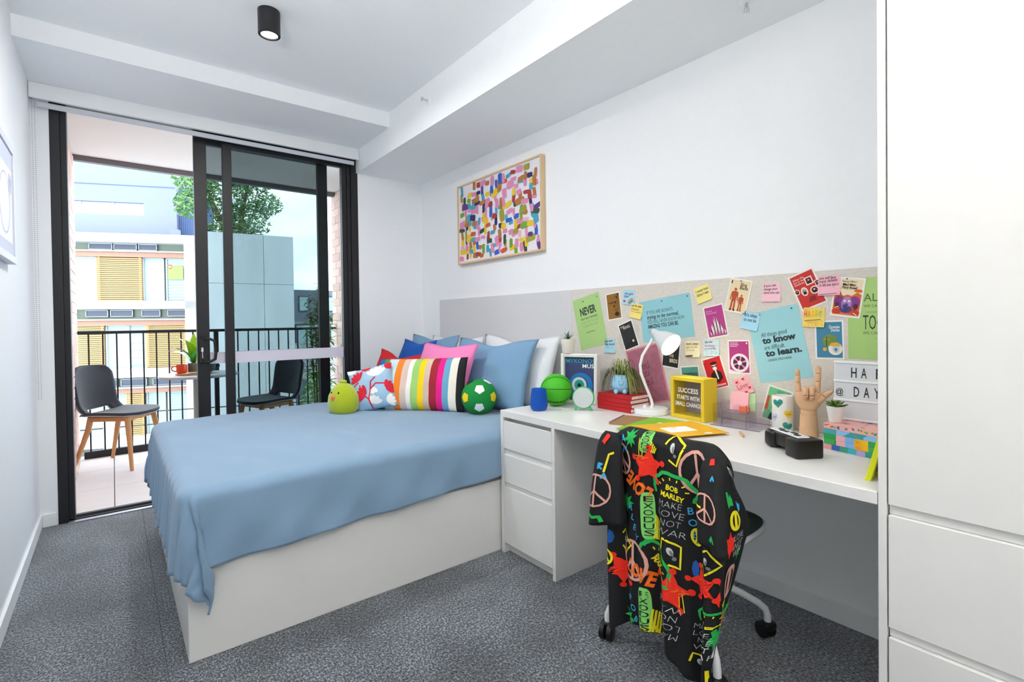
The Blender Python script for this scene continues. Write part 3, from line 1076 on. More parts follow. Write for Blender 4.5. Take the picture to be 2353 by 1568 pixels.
# ================================================================== BED LINEN
BT = .615
QUILT = mat('blue_cotton', '7f9db8', .85, .05, 160, .12, 900, sheen=.25)
def quilt():
    XE, YN, YF = -1.985, -1.962, -.385
    XH = -.03
    La = XH - XE
    FOOT = .29
    rr = .055
    rnd = random.Random(3)
    ph = [rnd.uniform(0, 6.28) for _ in range(8)]
    def drape(rho):
        q = rr * PI / 2
        if rho <= q:
            t = rho / rr
            return rr * math.sin(t), rr * (1 - math.cos(t))
        e = rho - q
        return rr + e * .05, rr + e
    nA, nB = 150, 190
    NEAR = .235
    FAR = .33
    A = La + FOOT
    B0 = -FAR
    Bt = (YF - YN)
    def fn(u, v):
        a = u * A
        b = B0 + v * (FAR + Bt + NEAR + .035)
        da = max(0, a - (La - rr))
        dn = max(0, b - (Bt - rr))
        df = max(0, rr - b)
        if dn > 0:
            # the near hem rises a little toward the head
            dn *= .70 + .30 * min(1, a / La)
        db = dn if dn > 0 else df
        sgn = -1 if dn > 0 else 1
        # position on the flat part
        x = XH - min(a, La - rr)
        y = YF - min(max(b, rr), Bt - rr)
        rho = math.hypot(da, db)
        th = math.atan2(db, da) if rho > 0 else 0
        out, down = drape(rho)
        z = BT - down
        if rho > 0:
            k = min(1, down / .30)
            foot_w = math.cos(th) ** 2
            side_w = 1 - foot_w
            # gathers: many narrow pleats at the foot, long slanting folds at the side
            pl = .012 * math.sin(b * 58 + ph[0] + 1.2 * math.sin(b * 9)) + .007 * math.sin(b * 121 + ph[1])
            sl = .010 * math.sin(a * 13 + down * 16 + ph[2]) + .006 * math.sin(a * 29 - down * 22 + ph[3])
            crn = math.sin(2 * th) ** 2
            cf = .030 * crn * math.sin(th * 9 + ph[4]) * k
            out += k * (pl * foot_w + sl * side_w) + cf + .02 * crn * k
            x -= max(out, 0) * math.cos(th) - (.075 * crn * k if dn > 0 else 0)
            y += sgn * (max(out, 0) * math.sin(th) + (.035 * crn * k if dn > 0 else 0))
            if x > -.72 and dn > 0:
                y = max(y, -1.957 - max(0, -.635 - x) * 1.2)
        flat = 1 - min(1, rho / .1)
        z += flat * (.004 * math.sin(a * 7 + b * 3 + ph[5]) + .003 * math.sin(b * 11 - a * 4 + ph[6]) + .0015 * math.sin(a * 31 + b * 17))
        z += -.012 * flat * (2 * min(max(b / Bt, 0), 1) - 1) ** 4 - .012 * flat * (a / La) ** 8
        return (x, y, z)
    mb = MB().grid(fn, nA, nB)
    o = mb.build('quilt', QUILT, None, 178)
    md = o.modifiers.new('thick', 'SOLIDIFY')
    md.thickness = .007
    md.offset = 1
    tag(o, 'plain blue quilt draped over the bed and hanging at the foot', 'quilt')
    return fn, nA, nB
qfn, _, _ = quilt()

def pillow_point(u, v, w, h, t, side, pinch=.07, soft=2.2):
    """u, v in -1..1; local x width, y thickness, z height"""
    x = u * w / 2 * (1 - pinch * (1 - u * u * 0) * (1 - v * v) * abs(u) ** 2)
    z = v * h / 2 * (1 - pinch * (1 - u * u) * abs(v) ** 2)
    e = max(0, (1 - abs(u) ** soft)) ** .62 * max(0, (1 - abs(v) ** soft)) ** .62
    return x, side * t / 2 * e, z

def pillow(name, base, w, h, t, yaw, lean, m, label, cat='cushion', roll=0.0, sag=.0, mfn=None, n=22, group=None, pinch=.07, wr=.004, seed=1, nu=None, dent=0.0):
    """yaw turns the face normal from -y; lean tips the top backwards"""
    rnd = random.Random(seed)
    ph = [rnd.uniform(0, 6.28) for _ in range(6)]
    nu = nu or n
    mb = MB()
    def f(side):
        def g(u, v):
            U, V = u * 2 - 1, v * 2 - 1
            x, y, z = pillow_point(U, V, w, h, t, side, pinch)
            e = (1 - U * U) * (1 - V * V)
            y += wr * e * (math.sin(U * 7 + V * 4 + ph[0]) + .7 * math.sin(V * 9 - U * 3 + ph[1]) + .5 * math.sin(U * 15 + ph[2]))
            corner = (abs(U) * abs(V)) ** 3
            y += wr * 2 * corner * math.sin(ph[3] + U * 3 + V)
            z -= sag * (1 - U * U) * (V + 1) / 2 * h
            z -= dent * math.exp(-(U * U) * 5) * max(0, V) ** 2 * h
            if V < -.2:
                y += side * .10 * t * (-V - .2) * (1 - abs(U) ** 3) * (1 - V * V) ** .5
            return (x, y, z)
        return g
    mb.grid(f(-1), nu, n, mfn=mfn)
    mb.grid(f(1), nu, n, mfn=mfn)
    k = (nu + 1) * (n + 1)
    mb.f = [q if max(q) < k else tuple(reversed(q)) for q in mb.f]
    M = Matrix.Translation(base) @ Matrix.Rotation(yaw, 4, 'Z') @ Matrix.Rotation(-lean, 4, 'X') @ Matrix.Translation((0, 0, h / 2)) @ Matrix.Rotation(roll, 4, 'Y')
    o = mb.build(name, m, None, 178)
    # weld the rim
    bm = bmesh.new()
    bm.from_mesh(o.data)
    bmesh.ops.remove_doubles(bm, verts=bm.verts[:], dist=.0006)
    bm.to_mesh(o.data)
    bm.free()
    o.matrix_basis = M
    tag(o, label, cat, group)
    return o, f(-1)

def yaw_to(nx, ny):
    """turn local -y to face (nx, ny)"""
    return math.atan2(nx, -ny)

WLIN = mat('white_linen', 'e4e7ea', .9, .03, 160, .15, 800)
BLIN = mat('blue_linen', '7aa0c0', .9, .06, 200, .15, 900)
ROYAL = mat('royal_blue_cotton', '0f55ae', .85, .06, 200, .12, 900)
PINK = mat('pink_cotton', 'ee86bd', .85, .05, 200, .12, 900)
REDC = mat('red_cotton', 'c3141e', .85, .06, 200, .12, 900)
W0 = yaw_to(-1, 0)
pillow('bed_pillow', (-.165, -1.43, BT + .005), .78, .47, .15, W0, R_(14), WLIN, 'white pillow against the headboard, its corner beside the desk plant', 'pillow', seed=2, dent=.10, wr=.006)
pillow('bed_pillow', (-.165, -.66, BT + .005), .74, .45, .15, W0, R_(14), WLIN, 'white pillow hidden behind the royal blue cushion', 'pillow', seed=12, dent=.10, wr=.006)
pillow('bed_pillow', (-.33, -1.36, BT + .005), .76, .46, .14, yaw_to(-1, -.10), R_(17), BLIN, 'blue pillow standing behind the green soccer ball', 'pillow', seed=3, dent=.09, wr=.006)
pillow('bed_pillow', (-.33, -.56, BT + .005), .72, .47, .13, yaw_to(-1, 0), R_(17), BLIN, 'blue pillow whose pointed corner shows behind the pink cushion', 'pillow', seed=4, dent=.06)
pillow('square_cushion', (-.45, -.52, BT + .005), .50, .44, .14, yaw_to(-1, -.02), R_(20), ROYAL, 'royal blue square cushion behind the pink one', seed=5, dent=.05)
pillow('square_cushion', (-.56, -1.14, BT + .005), .56, .44, .15, yaw_to(-1, -.15), R_(22), PINK, 'pink square cushion in the middle of the pile', seed=6, dent=.04)
pillow('square_cushion', (-.67, -.70, BT + .005), .46, .37, .14, yaw_to(-1, -.30), R_(24), REDC, 'red square cushion behind the flowered one', seed=7, roll=R_(4), dent=.12)

STR = ['2b62a8', '1f9c5c', 'c9dbe0', 'ee8324', 'd9c2b4', 'eeebe4', '9ccb72', 'fbd00c', 'd3bba8', '9e2330', 'e8178a', '6aa6c8', 'efe9dc', '1d1e22']
SM = [mat('stripe_' + c, c, .9, .06, 220, .25, 700) for c in STR]
SB = [0, .07, .14, .25, .325, .395, .455, .52, .59, .655, .72, .79, .855, .925, 1.01]
def stripe_idx(u, v):
    for i in range(len(STR)):
        if u < SB[i + 1]:
            return i
    return len(STR) - 1
pillow('lumbar_cushion', (-.700, -1.205, BT + .004), .62, .335, .13, yaw_to(-.84, -.55), R_(16), SM, 'oblong cushion with bright vertical stripes at the front of the pile', mfn=stripe_idx, nu=80, seed=8, roll=R_(-2), pinch=.03, wr=.003)

FLB = mat('pale_blue_print', '9fc3dc', .85, .05, 200, .12, 900)
FR = mat('print_red', 'd2213a', .85, .05, 200)
FWH = mat('print_white', 'f2f2f0', .85, .03, 200)
flo, ff = pillow('square_cushion', (-.915, -1.010, BT + .004), .295, .285, .12, yaw_to(-.72, -.70), R_(14), FLB, 'small pale blue cushion printed with red and white flowers', seed=9, roll=R_(-14), pinch=.08, wr=.003)

def on_surface(fs, u, v, eps, side=-1):
    """point and offset on a 0..1 parameter surface"""
    e = .004
    p = Vector(fs(u, v))
    a = Vector(fs(min(1, u + e), v)) - Vector(fs(max(0, u - e), v))
    b = Vector(fs(u, min(1, v + e))) - Vector(fs(u, max(0, v - e)))
    n = a.cross(b)
    if n.length > 1e-12:
        n.normalize()
    return p + n * eps

def decal_poly(mb, fs, pts, eps, mi=0, inner=None):
    """fill a star-shaped outline in uv space onto the surface"""
    cx = sum(p[0] for p in pts) / len(pts)
    cy = sum(p[1] for p in pts) / len(pts)
    o = len(mb.v)
    cl = lambda t: min(.995, max(.005, t))
    mb.v.append(tuple(on_surface(fs, cl(cx), cl(cy), eps)))
    for r in (.33, .67, 1.0):
        for p in pts:
            mb.v.append(tuple(on_surface(fs, cl(cx + (p[0] - cx) * r), cl(cy + (p[1] - cy) * r), eps)))
    n = len(pts)
    for i in range(n):
        j = (i + 1) % n
        mb.f.append((o, o + 1 + i, o + 1 + j))
        mb.m.append(mi)
        for q in (0, n):
            mb.f.append((o + 1 + q + i, o + 1 + q + n + i, o + 1 + q + n + j, o + 1 + q + j))
            mb.m.append(mi)

def decal_line(mb, fs, pts, w, eps, mi=0, ar=1.0, closed=False, steps=3, taper=False):
    """ribbon along uv points; ar = metres in u per metre in v"""
    P = []
    n = len(pts)
    for i in range(n if closed else n - 1):
        a, b = pts[i], pts[(i + 1) % n]
        for s in range(steps):
            t = s / steps
            P.append((a[0] + (b[0] - a[0]) * t, a[1] + (b[1] - a[1]) * t))
    P.append(pts[0] if closed else pts[-1])
    o = len(mb.v)
    cl = lambda t: min(.997, max(.003, t))
    m = len(P)
    for i in range(m):
        a, b = P[max(i - 1, 0)], P[min(i + 1, m - 1)]
        dx, dy = (b[0] - a[0]) * ar, b[1] - a[1]
        l = math.hypot(dx, dy) or 1e-9
        nx, ny = -dy / l, dx / l
        ww = w * (math.sin(PI * (.12 + .76 * i / (m - 1))) if taper else 1)
        for s in (1, -1):
            mb.v.append(tuple(on_surface(fs, cl(P[i][0] + s * nx * ww / ar), cl(P[i][1] + s * ny * ww), eps)))
    for i in range(m - 1):
        a = o + i * 2
        mb.f.append((a, a + 1, a + 3, a + 2))
        mb.m.append(mi)

mb = MB()
rf_ = random.Random(14)
def petal(cx, cy, a, l, w, mi):
    pts = []
    for i in range(10):
        t = 2 * PI * i / 10
        px, py = l * .5 * math.cos(t), w * .5 * math.sin(t) * (1 + .3 * math.cos(t))
        pts.append((cx + math.cos(a) * px - math.sin(a) * py, cy + math.sin(a) * px + math.cos(a) * py))
    decal_poly(mb, ff, pts, .0015, mi)
def bloom(cx, cy, a0, n, spread, l, w, mi):
    for i in range(n):
        a = a0 + (i - (n - 1) / 2) * spread
        petal(cx + math.cos(a) * l * .55, cy + math.sin(a) * l * .55, a, l, w, mi)
for b in ((.68, .72, 1.6, 5, .45, .24, .09, 1), (.42, .34, 2.6, 5, .42, .24, .09, 0), (.30, .70, 2.2, 5, .45, .22, .08, 0), (.84, .42, .3, 5, .5, .18, .08, 0), (.52, .12, 1.0, 4, .5, .20, .09, 1), (.22, .36, 3.6, 4, .5, .2, .08, 1), (.88, .86, .8, 4, .5, .16, .07, 0), (.80, .14, 0, 4, .5, .18, .08, 1), (.15, .90, 2.0, 4, .5, .18, .08, 1), (.14, .12, 3.8, 4, .5, .18, .08, 0), (.58, .50, 4.7, 3, .5, .16, .08, 1), (.45, .90, 1.6, 4, .5, .16, .07, 0)):
    bloom(*b)
for st_ in ([(.48, .02), (.46, .25), (.52, .45), (.66, .56), (.86, .52)], [(.46, .25), (.34, .40), (.30, .60)], [(.52, .45), (.56, .62), (.66, .70)], [(.1, .5), (.2, .62), (.28, .66)]):
    decal_line(mb, ff, st_, .014, .002, 0)
mb.build('flower_print', [FR, FWH], flo)

# ------------------------------------------------------------------ plush toys on the bed
LIME = mat('lime_plush', 'a9b912', .95, .18, 160, .6, 420, sheen=.6)
toy = empty('plush_toy', (-1.06, -.945, BT - .002), yaw_to(-.62, -.78), 'round lime green plush chick with a pink beak, left of the cushions', 'soft toy')
MB().lathe([(0, 0), (.065, .004), (.088, .03), (.094, .07), (.088, .115), (.068, .155), (.038, .183), (.012, .192), (0, .193)], 32).build('body', LIME, toy, 178, M=Matrix.Diagonal((1, .82, 1, 1)))
tf = MB()
tf.sphere((0, 0, .198), (.024, .016, .012), 14, 8)
tf.sphere((-.012, 0, .203), (.012, .012, .009), 12, 8)
tf.build('tuft', LIME, toy, 178)
def plush_pt(x, z):
    prof = [(0, 0), (.065, .004), (.088, .03), (.094, .07), (.088, .115), (.068, .155), (.038, .183), (.012, .192)]
    for i in range(len(prof) - 1):
        if prof[i][1] <= z <= prof[i + 1][1]:
            t = (z - prof[i][1]) / (prof[i + 1][1] - prof[i][1])
            r = prof[i][0] + t * (prof[i + 1][0] - prof[i][0])
            return (x, -.82 * math.sqrt(max(0, r * r - x * x)), z)
    return (x, 0, z)
for x in (-.052, -.004):
    MB().sphere(plush_pt(x - .004, .137), (.0055, .004, .0068), 12, 8).build('eye', BLACKP, toy, 178)
bk = Vector(plush_pt(-.040, .106))
M = Matrix.Translation(bk)
mb = MB()
mb.sphere((-.005, -.002, .006), (.009, .006, .009), 12, 8, M=M)
mb.sphere((.006, -.002, .006), (.009, .006, .009), 12, 8, M=M)
mb.sphere((.001, -.002, -.003), (.008, .006, .011), 12, 8, M=M)
mb.build('beak', mat('beak_pink', 'e8735f', .8, .05, 200), toy, 178)

GRN = mat('green_plush', '12893a', .9, .1, 220, .2, 700)
sb = empty('soccer_ball_toy', (-.455, -1.525, BT + .104), 0, 'green plush soccer ball with white and yellow pentagons', 'soft toy')
SBR = .106
MB().sphere((0, 0, 0), SBR, 36, 22).build('ball', GRN, sb, 178)
def sph_frame(dirn):
    d = Vector(dirn).normalized()
    s = d.cross(Vector((0, 0, 1)))
    if s.length < 1e-4:
        s = Vector((1, 0, 0))
    s.normalize()
    return d, s, s.cross(d)
toc = Vector((-2.1529 + .455, -4.0006 + 1.525, 1.1735 - .72)).normalized()
_, cr, cu_ = sph_frame(-toc)
YEL = mat('yellow_felt', 'f2d21c', .9, .05, 200)
WFE = mat('white_felt', 'eef0ee', .9, .03, 200)
def sphere_pent(c3, r, rad, rot, m, nm, par):
    d, s, u = sph_frame(c3)
    mb = MB()
    o = 0
    mb.v.append(tuple(d * (r + .0012)))
    rings = 3
    for k in range(1, rings + 1):
        for i in range(5 * 4):
            e, t = divmod(i, 4)
            a0, a1 = rot + 2 * PI * e / 5, rot + 2 * PI * (e + 1) / 5
            p = Vector((math.cos(a0), math.sin(a0))) * (1 - t / 4) + Vector((math.cos(a1), math.sin(a1))) * (t / 4)
            q = d + (s * p.x + u * p.y) * rad * k / rings
            mb.v.append(tuple(q.normalized() * (r + .0012)))
    n = 20
    for i in range(n):
        j = (i + 1) % n
        mb.f.append((0, 1 + i, 1 + j))
        mb.m.append(0)
        for k in range(1, rings):
            a, b = 1 + (k - 1) * n, 1 + k * n
            mb.f.append((a + i, b + i, b + j, a + j))
            mb.m.append(0)
    mb.build(nm, m, par, 178)
def dirv(x, y):
    z = math.sqrt(max(0, 1 - x * x - y * y))
    return toc * z + cr * x + cu_ * y
for x, y, m, rot in ((.03, .42, WFE, -PI / 2), (.0, -.58, WFE, -PI / 2 + .0), (-.78, -.02, YEL, 0), (.80, -.02, YEL, PI), (.48, .85, WFE, .6), (-.5, .85, BLACKP, .3), (-.6, -.78, GRN, 0)):
    sphere_pent(dirv(x, y), SBR, .30, rot, m, 'pentagon_patch', sb)

# ================================================================== THINGS ON THE DESK
def panelM(o, right, lean=0.0):
    r = Vector((right[0], right[1], 0)).normalized()
    n = Vector((r.y, -r.x, 0))
    M = Matrix(((r.x, 0, n.x, o[0]), (r.y, 0, n.y, o[1]), (0, 1, 0, o[2]), (0, 0, 0, 1)))
    return M @ Matrix.Rotation(-lean, 4, 'X')

def circle(cx, cy, r, n=28, ry=None):
    return [(cx + r * math.cos(2 * PI * i / n), cy + (ry or r) * math.sin(2 * PI * i / n)) for i in range(n)]

def flat(mb, pts, z, mi=0):
    mb.face([(p[0], p[1], z) for p in pts], mi)

def rect(mb, x0, y0, x1, y1, z, mi=0):
    mb.face([(x0, y0, z), (x1, y0, z), (x1, y1, z), (x0, y1, z)], mi)

def ring(mb, cx, cy, r0, r1, z, mi=0, n=28, a0=0.0, a1=2 * PI):
    o = len(mb.v)
    for i in range(n + 1):
        a = a0 + (a1 - a0) * i / n
        mb.v.append((cx + r0 * math.cos(a), cy + r0 * math.sin(a), z))
        mb.v.append((cx + r1 * math.cos(a), cy + r1 * math.sin(a), z))
    for i in range(n):
        a = o + 2 * i
        mb.f.append((a, a + 1, a + 3, a + 2))
        mb.m.append(mi)

def stroke(mb, pts, w, z, mi=0):
    for i in range(len(pts) - 1):
        a, b = Vector(pts[i]), Vector(pts[i + 1])
        d = b - a
        if d.length < 1e-7:
            continue
        n = Vector((-d.y, d.x)).normalized() * w / 2
        e = d.normalized() * w * .35
        mb.face([(a.x - e.x + n.x, a.y - e.y + n.y, z), (a.x - e.x - n.x, a.y - e.y - n.y, z), (b.x + e.x - n.x, b.y + e.y - n.y, z), (b.x + e.x + n.x, b.y + e.y + n.y, z)], mi)

def heart(cx, cy, s, rot=0.0, n=20):
    pts = []
    for i in range(n):
        t = 2 * PI * i / n
        x = 16 * math.sin(t) ** 3
        y = 13 * math.cos(t) - 5 * math.cos(2 * t) - 2 * math.cos(3 * t) - math.cos(4 * t)
        x, y = x / 17 * s, y / 17 * s
        pts.append((cx + math.cos(rot) * x - math.sin(rot) * y, cy + math.sin(rot) * x + math.cos(rot) * y))
    return pts

INK = mat('black_ink', '1c1f22', .7)
INKG = mat('grey_ink', '4b555a', .7)
INKW = mat('white_ink', 'f1f1ee', .7)

# blue tumbler
tum = MB().lathe([(0, 0), (.034, 0), (.040, .006), (.0445, .022), (.0440, .045), (.0405, .075), (.0365, .108), (.0345, .108), (.0385, .075), (.042, .045), (.0425, .022), (.037, .009), (0, .007)], 40)
for i in range(24):
    z = .024 + i * .0032
    r_i = .0447 - max(0, (z - .03)) * .105
    tum.tube([(r_i * math.cos(2 * PI * k / 28), r_i * math.sin(2 * PI * k / 28), z) for k in range(28)], .0007, 4, closed=True)
o = tum.build('tumbler', mat('blue_glass', '2f8cf2', .2, .05, 40, trans=.75, ior=1.3), None, 60, (-.487, -2.10, DT + .0005))
tag(o, 'blue ribbed plastic tumbler at the bed end of the desk', 'tumbler')

# green basketball
BRR = .084
bb = empty('basketball', (-.330, -2.062, DT + BRR), 0, 'small bright green basketball with black seams on the desk', 'ball')
MB().sphere((0, 0, 0), BRR, 40, 24).build('ball', mat('green_rubber', '45b81a', .55, .05, 90, .35, 900), bb, 178)
bt = Vector((-2.1529 + .33, -4.0006 + 2.062, .37)).normalized()
_, brr, bru = sph_frame(-bt)
def bpt(x, y):
    z = math.sqrt(max(0, 1 - x * x - y * y))
    return (bt * z + brr * x + bru * y).normalized() * BRR
seam = MB()
seam.tube([(bt * math.cos(a) + brr * math.sin(a) + bru * .02).normalized() * BRR for a in [2 * PI * i / 60 for i in range(60)]], .0017, 5, closed=True)
loop = []
for i in range(60):
    a = 2 * PI * i / 60
    x, y = .96 * math.cos(a), .74 * math.sin(a)
    z = .24 + .36 * abs(math.sin(a)) ** 1.5
    loop.append((bt * z + brr * x + bru * y).normalized() * BRR)
seam.tube(loop, .0017, 5, closed=True)
seam.build('seams', BLACKP, bb, 60)
mb = MB()
vs, fs = text2d('SPARTA', 1.0, .02, 0, 1.2, 'CENTER')
mb.add([tuple(bpt(px * .30, -.83 + py * .16 + .10 * (px * .30) ** 2) * 1.004) for px, py in vs], fs)
mb.build('lettering', INK, bb)

# round mirror on green feet
mr = empty('desk_mirror', (0, 0, 0), 0, 'small round mirror with a green rim and two green feet', 'mirror')
mr.matrix_basis = panelM((-.338, -2.262, DT), (.60, -.80), R_(6))
RIMG = mat('green_plastic', '45b469', .4, .03, 60)
MR = .0545
mM = Matrix.Translation((0, .064, 0))
MB().lathe([(.0, -.012), (MR, -.012), (MR + .001, -.006), (MR, .002), (MR - .004, .004), (MR - .005, .0), (0, .0)], 48, M=mM).build('rim', RIMG, mr, 40)
MB().lathe([(0, .0012), (MR - .005, .0012)], 48, M=mM).build('glass', mat('mirror_glass', 'e9efee', .06, .01, 20, metal=1.0), mr)
for s in (-1, 1):
    MB().tube([(s * .028, .024, -.006), (s * .042, .002, -.004)], .0052, 10).build('foot', RIMG, mr, 60)

# white box frame with island poster
pfr = empty('poster_frame', (0, 0, 0), 0, 'white box frame holding a navy poster of a blue eye', 'picture frame')
pfr.matrix_basis = panelM((-.213, -2.108, DT + .0005), (.082, -.19), R_(2))
PW, PH = .207, .268
WFR = mat('white_frame_paint', 'ecebe6', .5, .02, 60)
for (x0, y0, x1, y1) in ((-PW / 2, 0, -PW / 2 + .018, PH), (PW / 2 - .018, 0, PW / 2, PH), (-PW / 2 + .018, 0, PW / 2 - .018, .018), (-PW / 2 + .018, PH - .018, PW / 2 - .018, PH)):
    MB().box(x0, y0, -.055, x1, y1, 0, bev=.002).build('moulding', WFR, pfr)
mb = MB()
for (x0, y0, x1, y1) in ((-PW / 2 + .005, .005, -PW / 2 + .008, PH - .005), (PW / 2 - .008, .005, PW / 2 - .005, PH - .005), (-PW / 2 + .008, .005, PW / 2 - .008, .008), (-PW / 2 + .008, PH - .008, PW / 2 - .008, PH - .005)):
    mb.box(x0, y0, 0, x1, y1, .003)
mb.build('bead', WFR, pfr)
MB().box(-PW / 2 + .018, .018, -.026, PW / 2 - .018, PH - .018, -.022).build('print', mat('navy_print', '35416f', .6, .1, 12), pfr)
mb = MB()
zc = -.0215
flat(mb, circle(.005, .098, .068, 40), zc, 0)
flat(mb, circle(.0, .100, .045, 40), zc + .0002, 3)
flat(mb, circle(-.004, .100, .042, 40), zc + .0004, 1)
flat(mb, circle(-.003, .100, .028, 40), zc + .0006, 2)
flat(mb, circle(-.003, .098, .011, 24), zc + .0008, 4)
mb.build('eye_motif', [mat('eye_blue', '1470b8', .6), mat('eye_grey', 'cfd3d6', .6), mat('eye_teal', '17988f', .6), mat('eye_navy', '2a356a', .6), INK], pfr)
mb = MB()
put_text(mb, 'MYKONOS', -.082, PH - .050, .032, 0, zc, bold=.015, width=.165)
put_text(mb, 'MUSI', .012, PH - .076, .030, 1, zc, bold=.012, width=.072)
mb.build('lettering', [mat('teal_ink', '3fa3b3', .7), INKW], pfr)

# little succulent standing on the frame
def small_pot(name, loc, prof, m, label):
    t = empty(name, loc, 0, label, 'plant')
    MB().lathe(prof, 32).build('pot', m, t, 50)
    return t
sp = small_pot('potted_succulent', (-.214, -2.036, DT + PH + .003), [(0, 0), (.030, 0), (.0315, .003), (.0395, .074), (.040, .077), (.036, .077), (.035, .070), (0, .068)], mat('cream_ceramic', 'e3dcd3', .6, .02, 60), 'spiky green succulent in a cream pot on top of the poster frame')
MB().lathe([(0, .070), (.035, .070)], 24).build('soil', mat('soil', '3b2e25', .95, .3, 90, .5), sp)
for i in range(20):
    a = i * 2.4
    el = R_(75 - (i % 4) * 19)
    le = .038 + .011 * (i % 3)
    mb = MB()
    blade_leaf(mb, (0, 0, .070), (math.cos(a) * math.cos(el) * le, math.sin(a) * math.cos(el) * le, .072 + math.sin(el) * le * .95), .0048, .005, seg=5)
    mb.build('leaf', mat('deep_green_leaf', '2f6a35', .5, .2, 60), sp, 170)

# stack of four red books
RED = mat('red_book_cloth', 'b5161d', .6, .05, 200, .1, 800)
PAGES = mat('book_pages', 'e9e4dc', .9, .1, 12, .2, 60, stretch=(1, 1, 60))
pos = ('bottom of the pile of four', 'second from the bottom of the pile of four', 'third from the bottom of the pile of four', 'top of the pile of four, under the blue face planter')
for i in range(4):
    t = empty('red_book', (-.158 + .002 * (i % 2), -2.364 + .0015 * ((i * 7) % 3 - 1), DT + .0006 + i * .0205), R_((-.6, .8, -.3, .5)[i]), 'red hardback book, ' + pos[i], 'book', 'pile of red books')
    mb = MB()
    mb.box(-.070, -.106, 0, .070, .106, .0026, bev=.0006)
    mb.box(-.070, -.106, .0174, .070, .106, .0200, bev=.0006)
    mb.box(-.0715, -.106, 0, -.068, .106, .0200, bev=.0012)
    mb.build('cover', RED, t)
    MB().box(-.0675, -.1035, .0027, .067, .1035, .0173).build('pages', PAGES, t)

# blue face planter with trailing plant
PZ = DT + .0826
fp = empty('face_planter', (-.160, -2.362, PZ), 0, 'light blue planter with a smiling face and feet, trailing green strands', 'plant')
PBL = mat('baby_blue_ceramic', '8fc0dd', .45, .03, 60)
fprof = [(0, .0), (.034, .0), (.047, .012), (.055, .034), (.056, .052), (.050, .074), (.041, .090), (.038, .092), (.036, .088), (.046, .070), (0, .062)]
MB().lathe(fprof, 36).build('pot', PBL, fp, 60)
def fpt(ang, z, e=.0006):
    pr = fprof[:7]
    for i in range(len(pr) - 1):
        if pr[i][1] <= z <= pr[i + 1][1]:
            t = (z - pr[i][1]) / max(1e-9, pr[i + 1][1] - pr[i][1])
            r = pr[i][0] + t * (pr[i + 1][0] - pr[i][0]) + e
            return (r * math.cos(ang), r * math.sin(ang), z)
    return (.05 * math.cos(ang), .05 * math.sin(ang), z)
fa = math.atan2(-.57, -.82)
mb = MB()
mb.tube([fpt(fa - .20 + t * .05, .044 + .010 * ((t - 4) / 4) ** 2) for t in range(9)], .0011, 5)
for da in (-.26, .16):
    mb.tube([fpt(fa + da + t * .035, .063 - .003 * (1 - ((t - 2) / 2) ** 2)) for t in range(5)], .0010, 5)
mb.build('face', mat('face_line', '2e5f84', .6), fp)
for da in (-.42, .28):
    mb = MB()
    a = fa + da
    mb.sphere((math.cos(a) * .062, math.sin(a) * .062, .0125), (.011, .011, .0125), 14, 10)
    mb.build('foot', PBL, fp, 178)
rs = random.Random(31)
mb = MB()
for i in range(210):
    grp = rs.choice((0, 0, 0, 0, 1, 1, 1, 1, 1, 1, 2, 3, 3))
    if grp == 0:
        a = rs.gauss(R_(118), .25)
    elif grp == 1:
        a = rs.gauss(R_(-62), .32)
    elif grp == 2:
        a = rs.gauss(fa + .62, .08)
    else:
        a = rs.uniform(0, 2 * PI)
    reach = rs.uniform(.055, .105) if grp != 3 else rs.uniform(.03, .07)
    dropz = rs.uniform(.05, .125) if grp in (0, 1) else (rs.uniform(.09, .13) if grp == 2 else rs.uniform(-.02, .03))
    if grp == 2:
        reach = rs.uniform(.062, .072)
    up_ = rs.uniform(.015, .05) if grp != 3 else rs.uniform(.04, .085)
    pts = []
    for k in range(9):
        t = k / 8
        rad = .012 + reach * (1 - (1 - t) ** 1.8)
        z = .088 + up_ * math.sin(PI * min(1, t * 1.25)) - dropz * max(0, t - .22) ** 1.25 * 1.35
        pts.append(Vector((rad * math.cos(a + .12 * t), rad * math.sin(a + .12 * t), z)))
    w = rs.uniform(.0022, .0038)
    side = Vector((-math.sin(a), math.cos(a), 0))
    o0 = len(mb.v)
    mi = rs.randrange(3)
    for k, p in enumerate(pts):
        if p.x + fp.location.x > -.016:
            p.x = -.016 - fp.location.x
        if p.x > -.0725 and p.x < .073 and p.y > -.11 and p.y < .108 and p.z < .003:
            p.z = .003
        p.z = max(p.z, -.080)
        ww = w * (1 - .75 * k / 8)
        mb.v.append(tuple(p + side * ww))
        mb.v.append(tuple(p - side * ww))
    for k in range(8):
        q = o0 + 2 * k
        mb.f.append((q, q + 1, q + 3, q + 2))
        mb.m.append(mi)
mb.build('foliage', [mat('strand_green', '6f7f3c', .6, .2, 60), mat('strand_olive', '55672f', .6, .2, 60), mat('strand_pale', '9aa45c', .6, .2, 60)], fp, 170, kind='stuff')

